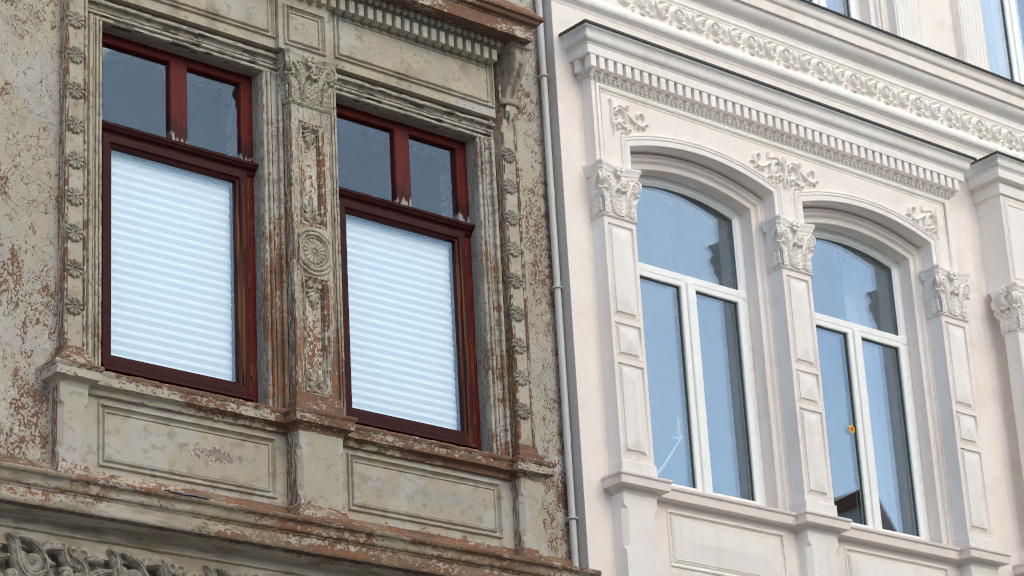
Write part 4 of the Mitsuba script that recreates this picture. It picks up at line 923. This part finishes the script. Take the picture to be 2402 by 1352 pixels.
scr = mikit.ply(relief([(p, r, np.asarray(h) * 1.5) for p, r, h in scroll_strokes()], -.012, .348, -.082, .084, .0028, .006), 'pale', 40)
for i in range(-1, 14): put(bn, 'scroll_ornament', scr, None, shift=(11.30 + .345 * i + (.345 if i < -5 else 0), .126, 9.788))
st_ = holder(K, 'string_course')
put(st_, 'fascia', sweep([(10.376, .1), (18, .1)], prof((-.05, 10.0345), (.124, 10.0345), (.130, 10.030), (.132, 10.032), (.132, 10.104), (.136, 10.107), (.140, 10.110), ('sh', (.178, 10.172)), (.180, 10.180), (-.05, 10.180)), 'plan'), 'pink', 30)
put(st_, 'flashing', sweep([(10.376, .1), (18, .1)], [(-.05, 10.1805), (.184, 10.1805), (.189, 10.177), (.192, 10.180), (.190, 10.194), (.18, 10.200), (-.05, 10.215)], 'plan'), 'flashing', False)

# white windows
def frame_path(x0, x1, z0, zs, zc): return [(x1, z0), (x1, zs)] + arch(x0, x1, zs, zc)[::-1].tolist()[1:-1] + [(x0, zs), (x0, z0)]
def sash(parent, x0, x1, z0, z1, d):
    put(parent, 'sash', sweep(rect_in(x0, x1, z0, z1), prof((0, d - .05), (0, d), (.004, d + .003), (.030, d + .003), ('qh', (.046, d - .010)), (.046, d - .05)), 'elev', True), 'white_frame', 30)
    put(parent, 'gasket', sweep(rect_in(x0 + .0455, x1 - .0455, z0 + .0455, z1 - .0455), [(0, d - .04), (0, d - .018), (.006, d - .018), (.006, d - .04)], 'elev', True), 'gasket', False)
    g = cat(pane(x0 + .046, x1 - .046, z0 + .046, z1 - .046, d - .026), pane(x0 + .046, x1 - .046, z0 + .046, z1 - .046, d - .046))
    put(parent, 'pane', g, 'coated_glass', False)
FD = -.030
for k in (0, 1):
    o = k * O2
    W = holder(K, 'arched_window', ('first' if k == 0 else 'second') + ' arched white window with a wide top light over two casements')
    a, b = WX0 + o, WX1 + o
    fp_ = prof((0, FD - .06), (0, FD), (.040, FD), (.046, FD - .004), (.052, FD - .012), (.060, FD - .020), (.060, FD - .06))
    put(W, 'frame', sweep([(b, 6.43), (b, WZS)] + (arch(WX0, WX1, WZS, WZC)[::-1] + [o, 0]).tolist()[1:-1] + [(a, WZS), (a, 6.43)], fp_, 'elev'), 'white_frame', 30)
    put(W, 'gasket', sweep([(b - .06, 7.98), (b - .06, WZS - .055)] + (arch(WX0 + .06, WX1 - .06, WZS - .055, WZC - .06)[::-1] + [o, 0]).tolist()[1:-1] + [(a + .06, WZS - .055), (a + .06, 7.98)], [(0, FD - .055), (0, FD - .022), (.007, FD - .022), (.007, FD - .055)], 'elev'), 'gasket', False)
    gp = arch_poly(a + .05, b - .05, 7.95, WZS - .05, WZC - .05)
    def sheet(d):
        pv, pf = trimesh.creation.triangulate_polygon(gp, engine='earcut'); return mesh(np.stack([pv[:, 0], pv[:, 0] * 0 + d, pv[:, 1]], 1), pf)
    put(W, 'top_pane', cat(sheet(FD - .026), sheet(FD - .046)), 'coated_glass', False)
    put(W, 'transom', sweep([(a + .02, FD - .03), (b - .02, FD - .03)], prof((-.03, 7.922), (.034, 7.922), (.040, 7.928), (.040, 7.968), (.030, 7.978), (.012, 7.988), (-.03, 7.990)), 'plan'), 'white_frame', 30)
    c = (a + b) / 2 + .018
    sash(W, a + .050, c - .024, 6.470, 7.935, FD + .004); sash(W, c + .024, b - .050, 6.470, 7.935, FD + .004)
    put(W, 'mullion', block(c - .026, c + .026, FD - .05, FD + .022, 6.462, 7.925, .005), 'white_frame', False)
    put(W, 'drip_rail', cat(block(a + .045, c - .002, FD - .05, FD + .024, 6.462, 6.482, .004), block(c + .002, b - .045, FD - .05, FD + .024, 6.462, 6.482, .004)), 'white_frame', False)
    put(W, 'sill_board', block(a, b, -.20, FD + .002, 6.40, 6.462, .002), 'gasket', False)
    put(W, 'room', room(a - .9, b + .9, 6.0, 9.3, -.252, -3.4), 'room', False)
for k, (a, b) in enumerate(upper):
    W = holder(K, 'upper_window', 'white upper window above the string course')
    put(W, 'frame', sweep(rect_in(a, b, UZ - .03, 12.6), [(0, FD - .06), (0, FD), (.050, FD), (.060, FD - .02), (.060, FD - .06)], 'elev', True), 'white_frame', 30)
    c = (a + b) / 2 + (.12 if k == 0 else .0)
    sash(W, a + .05, c - .024, UZ + .01, 12.0, FD + .004); sash(W, c + .024, b - .05, UZ + .01, 12.0, FD + .004)
    put(W, 'mullion', block(c - .028, c + .028, FD - .05, FD + .022, UZ, 12.0, .005), 'white_frame', False)
    put(W, 'room', room(a - .7, b + .7, 9.9, 13, -.252, -3.2), 'room', False)
    put(W, 'surround', sweep([(a, UZ), (a, 12.6), (b, 12.6), (b, UZ)], prof((0, -.02), (0, .070), (.018, .074), (.020, .068), (.024, .068), ('sh', (.066, .100)), (.070, .096), (.074, .114), (.094, .118), (.100, .118), (.100, -.02)), 'elev'), 'pink', 30)
for x0, x1 in ((13.742, 14.020), (14.497, 14.782)):
    p_ = holder(K, 'fluted_pilaster', 'white fluted pilaster beside the ' + ('left' if x0 < 14 else 'right') + ' upper window')
    put(p_, 'shaft', block(x0, x1, .05, .190, UZ, 12.8, .003), 'pale', False)
    n = 6; s = (x1 - x0 - .03) / n
    V, Fc = [], []
    pr = []
    for i in range(n):
        u = x0 + .015 + i * s
        pr += [(u, .1985), (u + s * .28, .1985)] + [(u + s * (.28 + .72 * t), .1985 - .010 * math.sin(math.pi * t)) for t in (.15, .35, .5, .65, .85)]
    pr += [(x1 - .015, .1985), (x1 - .015, .18), (x0 + .015, .18)]
    put(p_, 'fluting', plate(Polygon([(a, b) for a, b in pr]), UZ + .10, 12.7) if False else fix(mesh(*(lambda m: (np.array(m.vertices)[:, [0, 1, 2]] + [0, 0, UZ + .085], m.faces))(trimesh.creation.extrude_polygon(Polygon(pr), 2.4, engine='earcut')))), 'pale', 25)
    put(p_, 'plinth', block(x0 - .012, x1 + .012, .05, .207, UZ - .005, UZ + .075, .003), 'pale', False)

# column bay at the right edge
cb = holder(K, 'column_bay', 'projecting bay with a white column at the right edge')
BX = [(14.485, .05), (14.485, .348), (17.5, .348)]
put(cb, 'block', plate(sbox(14.485, 8.425, 17.5, 9.16), .05, .348), 'pale', False)
put(cb, 'entablature', sweep(BX, prof((-.25, 9.135), (.020, 9.135), (.024, 9.205), (.010, 9.206), (.014, 9.232), (.060, 9.236), (.064, 9.238), (.064, 9.300), (.070, 9.304), (.072, 9.312), ('sh', (.112, 9.378)), (.114, 9.388), (-.25, 9.388)), 'plan'), 'pale', 30)
put(cb, 'flashing', sweep(BX, [(-.25, 9.3885), (.116, 9.3885), (.122, 9.385), (.126, 9.388), (.124, 9.402), (-.05, 9.44), (-.25, 9.44)], 'plan'), 'flashing', False)
put(cb, 'panel_moulding', sweep(rect_in(14.505, 15.2, 8.46, 9.115), prof((0, .33), (0, .352), (.012, .354), (.014, .349), (.020, .349), (.022, .355), (.034, .357), ('qh', (.052, .350)), (.056, .33)), 'elev', True), 'pink', 30)
put(cb, 'column', cat(block(14.484, 14.762, .222, .352, 6.49, 8.082, .006), block(14.476, 14.770, .214, .360, 8.070, 8.086, .003)), 'pale', False)
ccx, ccd = 14.623, .287
put(cb, 'capital', capital(.272, .066, .34), 'pale', 35, shift=(ccx, ccd, 8.084))
side_cap = mikit.ply(capital(.150, .138, .338), 'pale', 35)
put(cb, 'capital', {**side_cap, 'to_world': T().translate([ccx, -ccd, 8.0845]).rotate([0, 0, 1], -90)}, None)
put(cb, 'pedestal_cap', sweep([(14.45, .05), (14.45, .40), (15.1, .40)], prof((-.2, 6.282), (.0, 6.282), ('qv', (.036, 6.318)), (.064, 6.320), (.064, 6.366), (.076, 6.376), (.072, 6.391), (-.2, 6.402)), 'plan'), 'stucco_ledge', 30)
put(cb, 'pedestal', block(14.45, 15.1, .05, .40, 5.6, 6.2835, .004), 'pale', False)
put(cb, 'plinth', block(14.462, 15.0, .06, .41, 6.38, 6.4895, .004), 'pale', False)

# ------------------------------------------------------------------ things behind and on the panes
def curtain(x0, x1, z0, z1, d, amp, label, per=.09):
    t = thing('curtain', label, 'curtain')
    xs = np.linspace(x0, x1, 90); ph = 2 * math.pi * (xs - x0) / per
    dd = d + amp * np.sin(ph + 1.3 * np.sin(ph * .31)); zs = (z0, z1)
    V = [(x, q, z) for z in zs for x, q in zip(xs, dd)] + [(x, q - .002, z) for z in zs for x, q in zip(xs, dd)]
    Fc = [f for j in (0, 180) for i in range(89) for f in ((j + i, j + i + 1, j + i + 91), (j + i, j + i + 91, j + i + 90))]
    put(t, 'cloth', mesh(V, Fc), 'curtain_cloth', True)
    put(t, 'rod', tube([(x0 - .05, d, z1 + .005), (x1 + .05, d, z1 + .005)], .010, 8), 'white_frame', 30)
curtain(WX0 + O2 + .98, WX1 + O2 + .42, 6.42, 8.70, -.42, .022, 'sheer white curtain drawn to the side behind the second arched window')
curtain(12.9, 13.75, 10.1, 12.5, -.30, .02, 'pale curtain behind the upper window at the top centre right')
curtain(14.7, 15.9, 10.1, 12.5, -.30, .02, 'pale curtain behind the upper window in the top right corner')
sk = thing('window_sticker', 'small round yellow and red sun sticker on the second arched window', 'sticker')
sx, sz, sd = 13.050, 7.195, FD - .0210
disc = lambda r, d0, d1: fix(mesh(*(lambda m: (np.stack([m.vertices[:, 0] + sx, m.vertices[:, 2] * 1.0 + (d0 + d1) / 2, m.vertices[:, 1] + sz], 1), m.faces))(trimesh.creation.cylinder(r, d1 - d0, sections=32))))
put(sk, 'disc', disc(.029, sd, sd + .0006), 'sticker_yellow', False)
ring = Polygon([(sx + .0235 * math.cos(a), sz + .0235 * math.sin(a)) for a in np.linspace(0, 2 * math.pi, 33)]).difference(Polygon([(sx + .0215 * math.cos(a), sz + .0215 * math.sin(a)) for a in np.linspace(0, 2 * math.pi, 33)]))
put(sk, 'ring', plate(ring, sd + .0007, sd + .0011), 'sticker_dark', False)
star = Polygon([(sx + (.0185 if i % 2 else .0130) * math.cos(i * math.pi / 12), sz + (.0185 if i % 2 else .0130) * math.sin(i * math.pi / 12)) for i in range(24)])
put(sk, 'sun', plate(star, sd + .0007, sd + .0012), 'sticker_red', False)
tw = thing('dried_stalk', 'pale dried stalk with a feathery tip leaning inside the first arched window', 'dried plant')
base, tip = np.array([11.16, -.11, 6.52]), np.array([11.46, -.115, 6.86])
put(tw, 'stem', tube(bez(base, (base + tip) / 2 + [.004, 0, -.006], tip, n=8), np.linspace(.011, .007, 17), 8), 'stalk', 40)
for dx, dz in ((.02, .03), (-.07, .015), (-.09, -.012), (.0, .05), (-.05, -.05), (-.03, .055)): put(tw, 'wisp', tube([tip, tip + [dx * .6 + .01, .004, dz * .5 + .008], tip + [dx, .008, dz]], [.006, .005, .002], 6), 'stalk', 40)
put(tw, 'feather', tube([tip + [-.012, 0, .03], tip + [-.006, 0, .12], tip + [-.015, 0, .18]], [.007, .010, .003], 6), 'stalk', 40)
